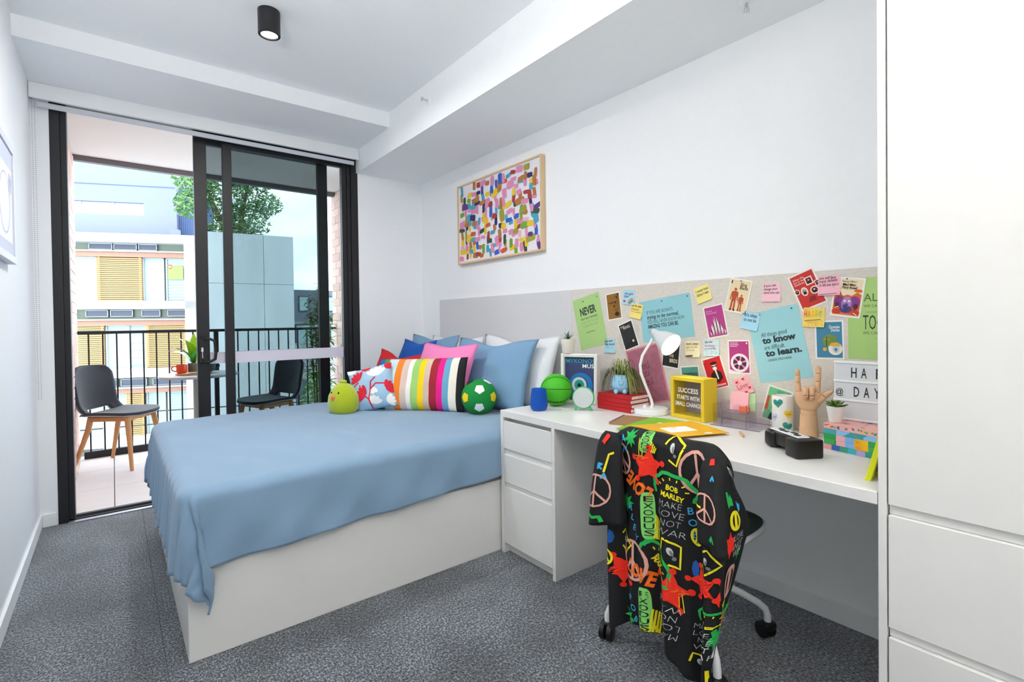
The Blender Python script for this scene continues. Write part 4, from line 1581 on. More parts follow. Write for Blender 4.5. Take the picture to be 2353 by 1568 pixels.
# white desk lamp, switched on
lp = empty('desk_lamp', (0, 0, 0), 0, 'white gooseneck desk lamp switched on above the red books', 'lamp')
LB = Vector((-.150, -2.528, DT))
MB().lathe([(0, .0005), (.078, .0005), (.081, .004), (.081, .022), (.078, .027), (.03, .031), (0, .032)], 48, M=Matrix.Translation(LB)).build('base', WHITEP, lp, 40)
MB().lathe([(0, .030), (.008, .030), (.008, .040), (.006, .042), (0, .042)], 16, M=Matrix.Translation(LB + Vector((-.028, .016, 0)))).build('switch', WHITEP, lp, 40)
LPp = [(-.161, -2.537, .748), (-.157, -2.540, .765), (-.160, -2.537, .785), (-.166, -2.533, .805), (-.181, -2.521, .854), (-.198, -2.507, .914), (-.201, -2.505, .952), (-.193, -2.512, .997), (-.176, -2.525, 1.032), (-.160, -2.538, 1.062), (-.155, -2.542, 1.078)]
MB().tube(LPp, .0068, 12).build('gooseneck', WHITEP, lp, 60)
ln = Vector((-.148, -2.547, 1.108))
lr = Vector((-.165, -2.665, 1.042))
ax = (lr - ln)
ax.normalize()
sM = Matrix.Translation(ln) @ ax.to_track_quat('Z', 'Y').to_matrix().to_4x4()
MB().lathe([(0, -.014), (.013, -.011), (.018, 0), (.0185, .016), (.024, .030), (.038, .055), (.053, .098), (.0565, .118), (.055, .118), (.0515, .098), (.0365, .057), (.022, .034), (0, .025)], 40, M=sM).build('shade', mat('lamp_enamel', 'd3d6d9', .4, .01, 60), lp, 60)
MB().sphere((0, 0, .078), (.030, .030, .032), 20, 12, M=sM).build('bulb', emit_mat('lamp_bulb', 'fff0cf', 7.0), lp, 178)
ld = bpy.data.lights.new('desk_lamp_light', 'SPOT')
ld.energy = LAMP_W * 6
ld.color = (1.0, .86, .66)
ld.spot_size = R_(120)
ld.spot_blend = .6
ld.shadow_soft_size = .03
lo = bpy.data.objects.new('desk_lamp_light', ld)
COL.objects.link(lo)
lo.parent = lp
lo.matrix_basis = sM @ Matrix.Translation((0, 0, .118)) @ Matrix.Rotation(PI, 4, 'X')

# yellow shadow box
yb = empty('money_box', (0, 0, 0), 0, 'yellow glass-fronted box frame with white lettering on the desk', 'box frame')
yb.matrix_basis = panelM((-.160, -2.725, DT + .0005), (-.029, -.185))
YP = mat('yellow_paint', 'dfc229', .5, .03, 60)
S2, D2 = .0935, .086
for (x0, y0, x1, y1) in ((-S2, 0, -S2 + .017, 2 * S2), (S2 - .017, 0, S2, 2 * S2), (-S2 + .017, 0, S2 - .017, .017), (-S2 + .017, 2 * S2 - .017, S2 - .017, 2 * S2)):
    MB().box(x0, y0, -D2, x1, y1, 0, bev=.0012).build('side', YP, yb)
MB().box(-S2 + .017, .017, -D2, S2 - .017, 2 * S2 - .017, -D2 + .003).build('backing', mat('mauve_backing', 'a198a8', .6, .25, 9), yb)
MB().box(-S2 + .017, .017, -.012, S2 - .017, 2 * S2 - .017, -.010).build('glass', glass_mat('clear_pane', 'f4f6f6', .07), yb)
mb = MB()
put_text(mb, 'SUCCESS', 0, .118, .030, 0, -.0080, align='CENTER', width=.112, bold=.010)
put_text(mb, 'STARTS WITH', 0, .087, .026, 0, -.0080, align='CENTER', width=.126, bold=.010)
put_text(mb, 'SMALL CHANGE', 0, .057, .026, 0, -.0080, align='CENTER', width=.146, bold=.010)
mb.build('lettering', INKW, yb)

# clear organiser and the note pads in it
ac = empty('desk_organiser', (0, 0, 0), 0, 'clear smoky acrylic desk organiser with compartments', 'organiser')
ac.matrix_basis = panelM((-.125, -2.950, DT + .0005), (.012, -.199))
ACR = glass_mat('acrylic', 'f9f8fb', .10)
ACE = mat('acrylic_edge', '8b8794', .2, .03, 60, trans=.3)
def acr_panel(x0, y0, z0, x1, y1, z1, nm='panel'):
    MB().box(x0, y0, z0, x1, y1, z1).build(nm, ACR, ac)
acr_panel(-.102, 0, -.052, .102, .0025, .052, 'base')
for x, h in ((-.102, .088), (-.058, .098), (.046, .098), (.0995, .075)):
    acr_panel(x, .0025, -.050, x + .0025, h, .048 if x > -.1 and x < .09 else .030)
acr_panel(-.0555, .0025, .046, .046, .060, .0485, 'front')
acr_panel(-.0555, .060, -.010, .046, .0625, .0485, 'shelf')
acr_panel(-.006, .0625, -.010, -.0035, .092, .0485, 'divider')
acr_panel(-.0995, .0025, -.052, .0995, .098, -.0495, 'back')
acr_panel(-.0995, .0025, .028, -.058, .05, .0305, 'front')
acr_panel(.0485, .0025, .028, .0995, .05, .0305, 'front')
mb = MB()
for x in (-.058, .046):
    mb.box(x - .0003, .0025, .0480, x + .0028, .098, .0495)
mb.box(-.102, 0, .0520, .102, .0028, .0530)
mb.box(-.0555, .0595, .0485, .046, .063, .0494)
mb.build('edges', ACE, ac)
PADP = mat('pink_note_paper', 'f2b9c0', .85, .02, 60)
PADG = mat('mint_note_paper', 'bfe3a9', .85, .02, 60)
PADO = mat('coral_note_paper', 'f0714f', .85, .02, 60)
acM = ac.matrix_basis
def pad(dx, y0, dz, w, h, t, m, label, lean):
    o = MB().box(-w / 2, 0, -t, w / 2, h, 0, bev=.0006).build('note_pad', m)
    o.matrix_basis = acM @ Matrix.Translation((dx, y0, dz)) @ Matrix.Rotation(-lean, 4, 'X')
    tag(o, label, 'note pad', 'note pads in the organiser')
pad(-.012, .064, -.014, .076, .076, .010, PADP, 'pink square note pad standing in the clear organiser', R_(10))
pad(.048 - .020, .064, -.028, .042, .072, .008, PADG, 'mint green note pad standing behind the pink pad', R_(8))
pad(.022, .0635, .012, .040, .022, .012, PADO, 'small coral note block on the organiser shelf', R_(0))

# ceramic jar with candy hearts
hj = empty('heart_jar', (-.064, -3.095, DT + .0005), 0, 'tall white ceramic jar printed with candy hearts', 'jar')
HR, HH = .0395, .139
MB().lathe([(0, 0), (HR - .003, 0), (HR, .004), (HR, HH - .003), (HR - .0015, HH), (HR - .004, HH), (HR - .005, HH - .004), (HR - .005, .01), (0, .01)], 44).build('body', mat('white_glaze', 'eceae6', .2, .01, 40), hj, 40)
ha = math.atan2(-4.0006 + 3.095, -2.1529 + .064)
def on_cyl(x, y, e):
    a = ha + x / HR
    return ((HR + e) * math.cos(a), (HR + e) * math.sin(a), y)
for (cx, cy, s, rot, c, tx, ic) in ((-.018, .112, .021, .12, '2f9b8b', 'HAPPY', '255f7d'), (.022, .070, .020, -.05, 'ead23a', 'SWEET', 'd4572f'), (.017, .022, .021, -.25, '2f9b8b', 'ENJOY', '1f4f6d'), (-.033, .055, .018, .2, 'b9cfe4', 'LOVE', 'a05aa0')):
    mb = MB()
    pts = heart(cx, cy, s, rot, 24)
    vv = [on_cyl(cx, cy, .0006)]
    for kk in (.34, .67, 1.0):
        vv += [on_cyl(cx + (p[0] - cx) * kk, cy + (p[1] - cy) * kk, .0006) for p in pts]
    ff_ = [(0, i + 1, (i + 1) % 24 + 1) for i in range(24)]
    for kk in (0, 1):
        ff_ += [(1 + kk * 24 + i, 25 + kk * 24 + i, 25 + kk * 24 + (i + 1) % 24, 1 + kk * 24 + (i + 1) % 24) for i in range(24)]
    mb.add(vv, ff_)
    mb.build('heart', mat('heart_' + c, c, .35), hj)
    mb = MB()
    vs, fs = text2d(tx, 1.0, .02, 0, 1.0, 'CENTER')
    wd_ = max(v[0] for v in vs) - min(v[0] for v in vs)
    k = s * 1.15 / wd_
    mb.add([on_cyl(cx + k * px * math.cos(rot) - .008 * py * math.sin(rot), cy - .004 + .009 * py + k * px * math.sin(rot), .0009) for px, py in vs], fs)
    mb.build('lettering', mat('ink_' + ic, ic, .6), hj)

# wooden mannequin hand making a horns sign
BEE = mat('beech_wood', 'd9b08a', .5, .10, 18, .05, 80, stretch=(3, 3, .6))
wh = empty('wooden_hand', (0, 0, 0), 0, 'jointed wooden mannequin hand making a horns sign', 'ornament')
hM = panelM((-.100, -3.205, DT + .0005), (.40, -.92))
wh.matrix_basis = hM
yM = Matrix.Rotation(-PI / 2, 4, 'X')       # lathe axis z -> local y up
MB().lathe([(0, 0), (.0325, 0), (.0335, .003), (.0300, .045), (.0285, .083), (0, .083)], 32, M=yM).build('forearm', BEE, wh, 40)
MB().lathe([(0, .0835), (.0265, .0835), (.0270, .097), (.0262, .1005), (0, .1005)], 32, M=yM).build('wrist', BEE, wh, 40)
def palm_pt(u, v):
    y = .101 + .068 * v
    w = .026 + .018 * math.sin(PI / 2 * min(1, v * 1.7)) - .003 * max(0, v - .75) * 4
    t = .016 + .006 * math.sin(PI * min(1, v + .15))
    if v > .93:
        k = 1 - (v - .93) / .07 * .25
        w *= k
        t *= k
    a = 2 * PI * u
    ca, sa = math.cos(a), math.sin(a)
    e = .62
    return (w * math.copysign(abs(ca) ** e, ca), y, t * math.copysign(abs(sa) ** e, sa))
mb = MB().grid(palm_pt, 32, 14, wrapu=True)
mb.f.append(tuple(range(31, -1, -1)))
mb.m.append(0)
mb.f.append(tuple(14 * 32 + i for i in range(32)))
mb.m.append(0)
mb.build('palm', BEE, wh, 60)
def seg_cap(p0, p1, r0, r1):
    p0, p1 = Vector(p0), Vector(p1)
    d = p1 - p0
    T = Matrix.Translation(p0) @ d.to_track_quat('Z', 'Y').to_matrix().to_4x4()
    L = d.length
    pr = [(0, -.0), (r0 * .82, 0), (r0, .002), ((r0 + r1) / 2 * 1.03, L * .5), (r1, L - .002), (r1 * .82, L), (0, L)]
    return MB().lathe(pr, 16, M=T)
def tip_cap(p0, p1, r0, r1):
    p0, p1 = Vector(p0), Vector(p1)
    d = p1 - p0
    T = Matrix.Translation(p0) @ d.to_track_quat('Z', 'Y').to_matrix().to_4x4()
    L = d.length
    pr = [(0, 0), (r0 * .82, 0), (r0, .002), (r1, L * .62), (r1 * .82, L * .85), (r1 * .45, L * .97), (0, L)]
    return MB().lathe(pr, 16, M=T)
for x0, x1, L, r in ((-.034, -.036, (.036, .027, .026), .0098), (.028, .034, (.042, .031, .028), .0105)):
    f_ = empty('finger', (0, 0, 0)); f_.parent = wh
    y = .166
    tot = sum(L)
    acc = 0
    for k, l in enumerate(L):
        xa = x0 + (x1 - x0) * acc / tot
        xb = x0 + (x1 - x0) * (acc + l) / tot
        (tip_cap if k == 2 else seg_cap)((xa, y + .0006, 0), (xb, y + l - .0006, 0), r - .0006 * k, r - .0006 * (k + 1)).build('phalanx', BEE, f_, 40)
        y += l
        acc += l
for x in (-.011, .010):
    f_ = empty('finger', (0, 0, 0)); f_.parent = wh
    seg_cap((x, .164, .002), (x, .186, .022), .0102, .0102).build('phalanx', BEE, f_, 40)
    seg_cap((x, .186, .023), (x, .158, .034), .0100, .0098).build('phalanx', BEE, f_, 40)
    tip_cap((x, .158, .033), (x, .140, .022), .0095, .0088).build('phalanx', BEE, f_, 40)
f_ = empty('thumb', (0, 0, 0)); f_.parent = wh
seg_cap((.030, .132, .010), (.050, .155, .014), .0125, .0110).build('phalanx', BEE, f_, 40)
tip_cap((.050, .156, .014), (.078, .180, .016), .0108, .0085).build('phalanx', BEE, f_, 40)

# pile of patterned books by the wardrobe
BK = [('f1a5a8', '3a63b0', '3aa27f', '38b5c0', 'b6a4d6', '2a9d84', 'd94f98', 'f2b3c2'), ('3fae58', 'f0b7bb', '84b5e6', 'f2b61f', '3aa84f', 'f2b61f'), ('2fa04e', 'eeb2bb', '7fb2e8', 'f4bd28', '37a352', 'f0b01c'), ('4fa5b0', '93c1ea', '4aa3a8', '8fbfe9', '9cc7ee'), ('f0b7a9', 'eeb4ae', 'f0b7a9', 'f2bcb0')]
bnm = ('multicoloured checked', 'green and pink flowered', 'green and yellow flowered', 'pale blue and teal', 'pink botanical print')
bps = ('bottom of the pile by the lightbox', 'second from the bottom of that pile', 'third from the bottom, just under the blue one', 'fourth up, just under the pink one', 'on top of the pile, under the white succulent pot')
bdir = Vector((-.032, -.14, 0)).normalized()
for i in range(5):
    t = empty('patterned_book', (0, 0, 0), 0, bnm[i] + ' hardback book, ' + bps[i], 'book', 'pile of patterned books')
    t.matrix_basis = panelM((-.248 + .0005 * (i % 2), -3.310, DT + .0005 + i * .0176), bdir)
    bw, bd, bh = .215, .165, .0172
    cols = BK[i]
    mb = MB()
    n = len(cols)
    for k in range(n):
        mb.box(bw * k / n, 0, -bd, bw * (k + 1) / n, bh, 0, mi=k)
    mb.build('cover', [mat('cover_' + c, c, .55, .03, 60) for c in cols], t)
    MB().box(.002, .0022, -bd - .0008, bw - .002, bh - .0022, -bd + .001).build('pages', PAGES, t)
    mb = MB()
    rr_ = random.Random(50 + i)
    if i == 4:
        for k in range(10):
            cx, cy = (k + .5) / 10 * bw, bh * rr_.uniform(.35, .65)
            for q in range(3):
                flat(mb, circle(cx + rr_.uniform(-.007, .007), cy + rr_.uniform(-.003, .003), rr_.uniform(.002, .0042), 8), .0003 + .0002 * q, rr_.randrange(4))
        for k in range(26):
            cx, cz = rr_.uniform(.01, bw - .01), rr_.uniform(-bd + .01, -.01)
            c = circle(cx, cz, rr_.uniform(.004, .009), 9, rr_.uniform(.003, .006))
            mb.face([(p[0], bh + .0003, -abs(p[1])) for p in c], rr_.randrange(4))
    elif i in (1, 2):
        for dx, dy in ((0, .0), (.006, .004), (-.006, .004), (.004, -.004), (-.004, -.004)):
            flat(mb, circle(bw * .52 + dx * 1.2, bh / 2 + dy * (1 if i == 1 else -1) * 1.0, .0055, 10), .0004, 4)
        for k in range(3):
            flat(mb, circle(bw * .17 + .002, bh * (.2 + .3 * k), .004, 8), .0003, 5)
    elif i == 3:
        flat(mb, [(bw * .30, 0), (bw * .42, bh), (bw * .52, 0)], .0003, 0)
        flat(mb, [(bw * .45, bh), (bw * .55, 0), (bw * .66, bh)], .0003, 0)
    else:
        rect(mb, 0, bh * .97, bw, bh, .0003, 1)
    mb.build('cover_motif', [mat('motif_teal', '3f9aa2', .6), mat('motif_violet', '5a58b8', .6), mat('motif_leaf', '6fae4a', .6), mat('motif_coral', 'e8674d', .6), mat('motif_gold', 'f4b32a', .6), mat('motif_green', '2f9c4b', .6)], t, kind='stuff')

# lightbox standing on the books
BTOP = DT + .0005 + 5 * .0176 + .0006
lx = empty('lightbox', (0, 0, 0), 0, 'white cinema lightbox with black letters standing on the books', 'sign')
lx.matrix_basis = panelM((-.150, -3.306, BTOP), (0, -1), R_(2))
LW, LH = .262, .207
MB().box(0, 0, -.045, LW, LH, -.004, bev=.003).build('case', WHITEP, lx)
PNL = mat('opal_panel', 'd3d8dd', .35, .02, 30)
for k in range(3):
    MB().box(.004, .010 + k * .066, -.004, LW - .004, .064 + k * .066, -.0015).build('panel', PNL, lx)
for k in range(4):
    MB().box(0, .0005 + k * .066, -.006, LW, .0095 + k * .066, .002, bev=.0008).build('letter_rail', WHITEP, lx)
for ch, cx, row in (('H', .062, 2), ('A', .092, 2), ('P', .134, 2), ('P', .174, 2), ('@', .018, 1), ('D', .070, 1), ('A', .100, 1), ('Y', .130, 1), ('Z', .170, 1)):
    sz = .050 if ch != '@' else .030
    mb = MB()
    put_text(mb, ch, cx, .018 + row * .066 + (.004 if ch == '@' else 0), sz, 0, -.001, bold=.008, align='CENTER', width=(.0165 if ch != '@' else .024))
    mb.build('letter', INK, lx)

# white pot with rosette succulent on the books
s2 = small_pot('potted_succulent', (-.212, -3.3345, BTOP), [(0, 0), (.0185, 0), (.020, .002), (.0275, .050), (.0285, .052), (.0285, .055), (.026, .055), (.025, .050), (0, .048)], WHITEP, 'rosette succulent in a white pot on the patterned books')
SUC = [mat('succulent_green', '6b8a3a', .45, .12, 60), mat('succulent_dark', '4f6f2c', .45, .12, 60)]
for i in range(26):
    a = i * 2.399
    el = R_(82 - i * 2.9)
    le = .018 + i * .0009
    mb = MB()
    b0 = Vector((0, 0, .050))
    tip = b0 + Vector((math.cos(a) * math.cos(el) * le, math.sin(a) * math.cos(el) * le, .004 + math.sin(el) * le))
    blade_leaf(mb, b0, tip, .0085, -.003, seg=5, fold=.5)
    q = mb.build('leaf', SUC[i % 2], s2, 170)
    md = q.modifiers.new('thick', 'SOLIDIFY')
    md.thickness = .0025

# lime picture frame seen from behind
lf = empty('picture_frame', (0, 0, 0), 0, 'lime yellow picture frame seen edge-on, leaning back by the wardrobe', 'picture frame')
LIMEY = mat('lime_yellow_paint', 'd8dc12', .5, .03, 60)
lf.matrix_basis = Matrix.Translation((-.440, -3.512, DT + .0005)) @ Matrix.Rotation(R_(3), 4, 'Z') @ Matrix.Rotation(R_(14), 4, 'X')
for (x0, z0, x1, z1) in ((-.10, 0, -.082, .20), (.082, 0, .10, .20), (-.082, 0, .082, .018), (-.082, .182, .082, .20)):
    MB().box(x0, -.014, z0, x1, 0, z1, bev=.001).build('moulding', LIMEY, lf)
MB().box(-.083, -.010, .017, .083, -.003, .183).build('backing', mat('brown_card', '8d6f52', .8, .08, 60), lf)

# black handset-shaped gadget
gd = empty('desk_gadget', (0, 0, 0), 0, 'black plastic handset-shaped gadget with a white keyed top', 'gadget')
gd.matrix_basis = panelM((-.382, -3.255, DT + .0005), (-.55, -.835))
BG = mat('black_gloss_plastic', '121315', .35, .05, 80, .05, 500)
MB().box(-.098, .0, -.042, -.045, .062, .036, bev=.018, seg=4).build('rounded_end', BG, gd, 60)
MB().box(-.062, .014, -.030, .050, .060, .024, bev=.006, seg=2).build('bar', BG, gd, 60)
MB().box(.036, .0, -.050, .098, .060, .042, bev=.006, seg=3).build('square_end', BG, gd, 60)
MB().box(-.080, .0595, -.022, .072, .0645, .020, bev=.002).build('top_plate', mat('silver_white_plate', 'dfe1e2', .35), gd)
mb = MB()
for k, (x, z, w, d) in enumerate(((-.05, -.004, .022, .012), (-.018, .004, .030, .014), (.016, -.006, .026, .012), (.046, .004, .018, .016), (-.03, .012, .012, .006))):
    mb.box(x - w / 2, .0645, z - d / 2, x + w / 2, .0668, z + d / 2, bev=.0008)
mb.build('keys', BLACKP, gd)
MB().lathe([(0, 0), (.024, 0), (.0245, .002), (.022, .003), (0, .003)], 28, M=Matrix.Translation((-.0985, .032, -.003)) @ Matrix.Rotation(-PI / 2, 4, 'Y')).build('end_disc', mat('dark_grey_disc', '3a3b38', .4), gd, 40)

# wooden clip
pg = empty('wooden_clip', (-.275, -3.035, DT + .0005), math.atan2(-.58, -.8), 'small wooden clip lying on the desk beside the yellow folder', 'clip')
for s in (-1, 1):
    MB().box(-.036, s * .0022 - .0020, 0, .036, s * .0022 + .0020, .010, bev=.001).build('jaw', BEE, pg)
MB().tube([(.004, -.005, .005), (.004, .005, .005)], .0042, 10).build('spring', CHROME, pg, 40)

# folders and notebook
def sheet_desk(name, c, ang, w, h, z, t, m, label, cat):
    o = MB().box(-w / 2, -h / 2, 0, w / 2, h / 2, t, bev=.0004).build(name, m)
    o.matrix_basis = Matrix.Translation((c[0], c[1], z)) @ Matrix.Rotation(ang, 4, 'Z')
    tag(o, label, cat)
    return o
nb = sheet_desk('notebook', (-.375, -2.590), R_(20), .200, .135, DT + .0005, .006, mat('kraft_card', 'a07a55', .8, .06, 60), 'brown kraft spiral notebook under the green folder', 'notebook')
mb = MB()
for i in range(19):
    x = -.092 + i * .0102
    mb.tube([(x + .003 * math.cos(a), .0665 + .0045 * math.cos(a), .004 + .0055 * math.sin(a)) for a in [2 * PI * k / 10 for k in range(10)]], .0009, 5, closed=True)
mb.build('spiral', BLACKP, nb, 60)
gf = sheet_desk('folder', (-.392, -2.745), R_(8), .310, .222, DT + .0070, .0016, mat('lime_folder', '7fbf1c', .5, .03, 60), 'lime green paper folder under the yellow folder', 'folder')
rectm = MB()
rect(rectm, -.04, -.045, .06, .03, .0019)
rectm.build('address_label', INKW, gf)
yf = sheet_desk('folder', (-.403, -2.832), R_(-22.8), .310, .240, DT + .0090, .0016, mat('yellow_folder', 'e3ae12', .5, .03, 60), 'golden yellow folder with a white label on top of the folders', 'folder')
mb = MB()
rect(mb, -.055, -.05, .065, .035, .0019)
mb.build('address_label', INKW, yf)
mb = MB()
put_text(mb, 'NAME', .01, .006, .014, 0, .0022, rot=PI / 2, width=.03)
rect(mb, -.02, -.03, -.018, .02, .0022)
mb.build('lettering', mat('ochre_ink', 'c99a2a', .7), yf, kind='stuff')
mb = MB()
flat(mb, circle(.075, -.10, .018, 24, .010), .0019)
mb.build('thumb_notch', INKW, yf)

# ================================================================== CARDS AND NOTES ON THE PINBOARD
PX = -.0134
PAPERS = {'white': mat('card_white', 'edece8', .8, .01, 60)}
def ink(c):
    return mat('ink_' + c, c, .7)
def paper(name, y, z, w, h, a, col, label, cat, layer=0, group=None, curl=0.0):
    m = PAPERS.get(col) or PAPERS.setdefault(col, mat('paper_' + col, col, .8, .015, 60))
    mb = MB()
    n = 6
    t = .0005
    vs = []
    for k in range(n + 1):
        yy = -h / 2 + h * k / n
        zz = curl * (max(0, (.5 - k / n)) * 2) ** 2
        for x in (-w / 2, w / 2):
            vs.append((x, yy, zz + t))
            vs.append((x, yy, zz))
    mb.v = vs
    for k in range(n):
        q = k * 4
        mb.f += [(q, q + 2, q + 6, q + 4), (q + 1, q + 5, q + 7, q + 3), (q, q + 4, q + 5, q + 1), (q + 2, q + 3, q + 7, q + 6)]
        mb.m += [0] * 4
    mb.f += [(0, 1, 3, 2), (n * 4, n * 4 + 2, n * 4 + 3, n * 4 + 1)]
    mb.m += [0, 0]
    o = mb.build(name, m)
    o.matrix_basis = panelM((PX - .0011 * layer, y, z), (0, -1)) @ Matrix.Rotation(R_(a), 4, 'Z')
    tag(o, label, cat, group)
    return o
def lines(o, rows, z=.0009, nm='lettering'):
    """rows: (text, x, y, size, colour, options)"""
    cols = []
    mb = MB()
    for tx, x, y, sz, c, kw in rows:
        if c not in cols:
            cols.append(c)
        put_text(mb, tx, x, y, sz, cols.index(c), z, **kw)
    mb.build(nm, [ink(c) for c in cols], o)
def shapes(o, fn, cols, nm='drawing'):
    mb = MB()
    fn(mb)
    return mb.build(nm, [ink(c) for c in cols], o, kind='stuff')
def pin(o, x, y, c='2f3d44'):
    MB().lathe([(0, .0004), (.0022, .0004), (.0026, .004), (.0018, .006), (0, .006)], 10, M=Matrix.Translation((x, y, 0))).build('pin', ink(c), o, 40)
def print_rect(o, w, h, c, b=.006):
    mb = MB()
    rect(mb, -w / 2 + b, -h / 2 + b, w / 2 - b, h / 2 - b, .0007)
    return mb.build('print', ink(c), o)
HW = dict(shear=.15, bold=.012)
K = '1d2225'
def hand(o, txts, x, y0, dy, sz, w, c=K, cc=None, wid=None):
    rows = []
    rr_ = random.Random(len(txts[0]) * 7 + len(txts))
    for i, t in enumerate(txts):
        kw = dict(HW)
        kw['rot'] = R_(rr_.uniform(-1, 5))
        if wid:
            kw['width'] = wid[i] if isinstance(wid, (list, tuple)) else wid
        rows.append((t, x, y0 - i * dy, sz, (cc or {}).get(i, c), kw))
    lines(o, rows)
def rainbow_word(o, word, x, y, sz, w, cols, z=.0009):
    mb = MB()
    n = len(word)
    for i, ch in enumerate(word):
        put_text(mb, ch, x + w * (i + .5) / n, y, sz, i % len(cols), z, bold=.02, align='CENTER', width=w / n * .72 if ch not in '!iIl' else None)
    mb.build('coloured_word', [ink(c) for c in cols], o)
CG, CN, CS = 'quote sheets on the pinboard', 'film cards on the pinboard', 'sticky notes on the pinboard'
A4W, A4H = .21, .297
RAIN = ['e4572e', 'f2b134', '3fa34d', '3a86c8', '8a4fb5', 'd93f87']

# --- A4 quote sheets
o = paper('quote_sheet', -2.010, 1.160, A4W, A4H, 13.2, 'a9cc82', 'pale green quote sheet tilted at the left end of the pinboard', 'poster', 0, CG)
lines(o, [('NEVER', 0, .045, .062, '33453a', dict(bold=.035, align='CENTER', width=.125)), ('interrupt someone', 0, .018, .025, '3d4a42', dict(align='CENTER', width=.13)), ('DOING WHAT YOU SAID', 0, -.004, .018, '8fae70', dict(align='CENTER', width=.13)), ("COULDN'T BE DONE", 0, -.026, .018, '8fae70', dict(align='CENTER', width=.12)), ('- Amelia Earhart', -.045, -.062, .015, '55684e', dict(width=.075))])
pin(o, -.02, .125)
pin(o, .09, .125)
o = paper('quote_sheet', -2.518, 1.172, A4H, A4W, 7.2, '8fc6d0', 'light blue landscape quote sheet in the middle of the pinboard', 'poster', 0, CG)
lines(o, [('IF YOU ARE ALWAYS', -.11, .034, .026, '3c5a62', dict(width=.155)), ('trying to be normal,', -.11, .010, .027, '24343a', dict(shear=.25, bold=.018, width=.185)), ('YOU WILL NEVER KNOW HOW', -.11, -.014, .025, '3c5a62', dict(width=.215)), ('AMAZING YOU CAN BE.', -.11, -.038, .027, '1b2428', dict(bold=.022, width=.18)), ('- Maya Angelou', -.11, -.062, .015, '5b7f88', dict(width=.07))])
pin(o, -.01, .09)
pin(o, .135, .09)
o = paper('quote_sheet', -2.405, .884, A4W, A4H, 14.5, 'd98b95', 'pink concrete-textured print behind the desk lamp stem', 'poster', 1, CG)
mb = MB()
rect(mb, -.097, -.1405, .097, .1405, .0007)
mb.build('print', mat('pink_concrete', 'a8677a', .8, .28, 40), o)
def tiles(mb):
    for (x0, y0, x1, y1) in ((-.045, .035, .022, .068), (-.045, -.004, .014, .028), (-.045, -.050, .024, -.014)):
        stroke(mb, [(x0, y0), (x1, y0), (x1, y1)], .003, .0010, 0)
    rt = random.Random(8)
    for i in range(60):
        flat(mb, circle(rt.uniform(-.09, .09), rt.uniform(-.135, .135), rt.uniform(.0006, .0022), 6), .0009, 0)
shapes(o, tiles, ['6e3a4d'])
lines(o, [('kind', -.035, .042, .026, '5c2f42', {}), ('of', -.018, .004, .026, '5c2f42', {}), ('epic', -.035, -.042, .026, '5c2f42', {})], .0011)
o = paper('quote_sheet', -3.058, 1.060, A4W, A4H, 11.4, '9ad0d8', 'light blue portrait quote sheet behind the wooden hand', 'poster', 0, CG)
lines(o, [('All things good', -.062, .040, .026, '33474d', dict(width=.105)), ('to know', -.060, .012, .036, '2b3a40', dict(bold=.045, width=.135)), ('are difficult', -.060, -.014, .026, '33474d', dict(width=.082)), ('to learn.', -.058, -.042, .036, '2b3a40', dict(bold=.045, width=.145)), ('-GREEK PROVERB', -.058, -.064, .014, '3f565c', dict(width=.098))])
pin(o, -.05, .135, '8a8f5a')
pin(o, .08, .135)
o = paper('quote_sheet', -3.4145, 1.164, A4W, A4H, 0, 'a9cc7c', 'bright green quote sheet cut off by the wardrobe edge', 'poster', 0, CG)
for row_ in [('ALONE', -.055, .062, .040, '4d6a3c', dict(width=.12)), ('WE CAN DO SO LITTLE', -.055, .040, .014, '4d6a3c', dict(width=.14)), ('TOGETHER', -.058, -.040, .075, '33482a', dict(width=.15)), ('WE CAN DO SO MUCH', -.058, -.058, .015, '4d6a3c', dict(width=.14)), ('- Helen Keller', -.02, -.076, .015, '5a774a', dict(width=.08))]:
    lines(o, [row_])
shapes(o, lambda mb: rect(mb, -.05, .022, .09, .0235, .0009), ['6d8f55'])

# --- film cards
o = paper('postcard', -2.189, 1.243, .100, .148, 7.2, 'white', 'mustard brown card with a dark vase of stems', 'postcard', 0, CN)
print_rect(o, .1, .148, '8f6422')
def vase(mb):
    flat(mb, circle(.018, -.045, .016, 16, .011), .001, 0)
    for dx, hh in ((0, .02), (.012, .045), (-.012, .0), (.02, .06)):
        stroke(mb, [(.018, -.04), (.012 + dx, -.01), (.015 + dx, hh)], .0016, .001, 0)
        flat(mb, circle(.015 + dx, hh, .006, 8), .0011, 0)
    for a in range(5):
        stroke(mb, [(.02, .052), (.02 + .013 * math.cos(a), .052 + .010 * math.sin(a * 1.3))], .0016, .001, 1)
shapes(o, vase, ['2a1f14', '5a3a16'])
lines(o, [('THE MISFITS', -.038, .014, .016, '2d2013', dict(bold=.015, width=.052)), ('----- ---', -.034, .004, .009, '5e4318', dict(width=.04))], .001)
o = paper('postcard', -2.287, 1.085, .100, .148, 20, 'white', 'black card with grey ring lines and a pale dot', 'postcard', 0, CN)
print_rect(o, .1, .148, '232528')
def rings(mb):
    for i in range(9):
        ring(mb, .012, -.030, .012 + i * .009, .0128 + i * .009, .001, 0, 20, -.2 + i * .1, PI * 1.1)
    flat(mb, circle(.022, -.036, .007, 14), .0011, 1)
shapes(o, rings, ['565a5e', 'cfc6a8'])
lines(o, [('THE', -.038, .048, .016, 'c9c2ae', dict(bold=.02)), ('RING', -.020, .038, .020, 'c9c2ae', dict(bold=.03)), ('------', -.03, .028, .007, '8b877a', {})], .001)
o = paper('postcard', -2.548, 1.003, .100, .148, -6, 'white', 'black card half hidden behind the lit lamp shade', 'postcard', 0, CN)
print_rect(o, .1, .148, '1f2226')
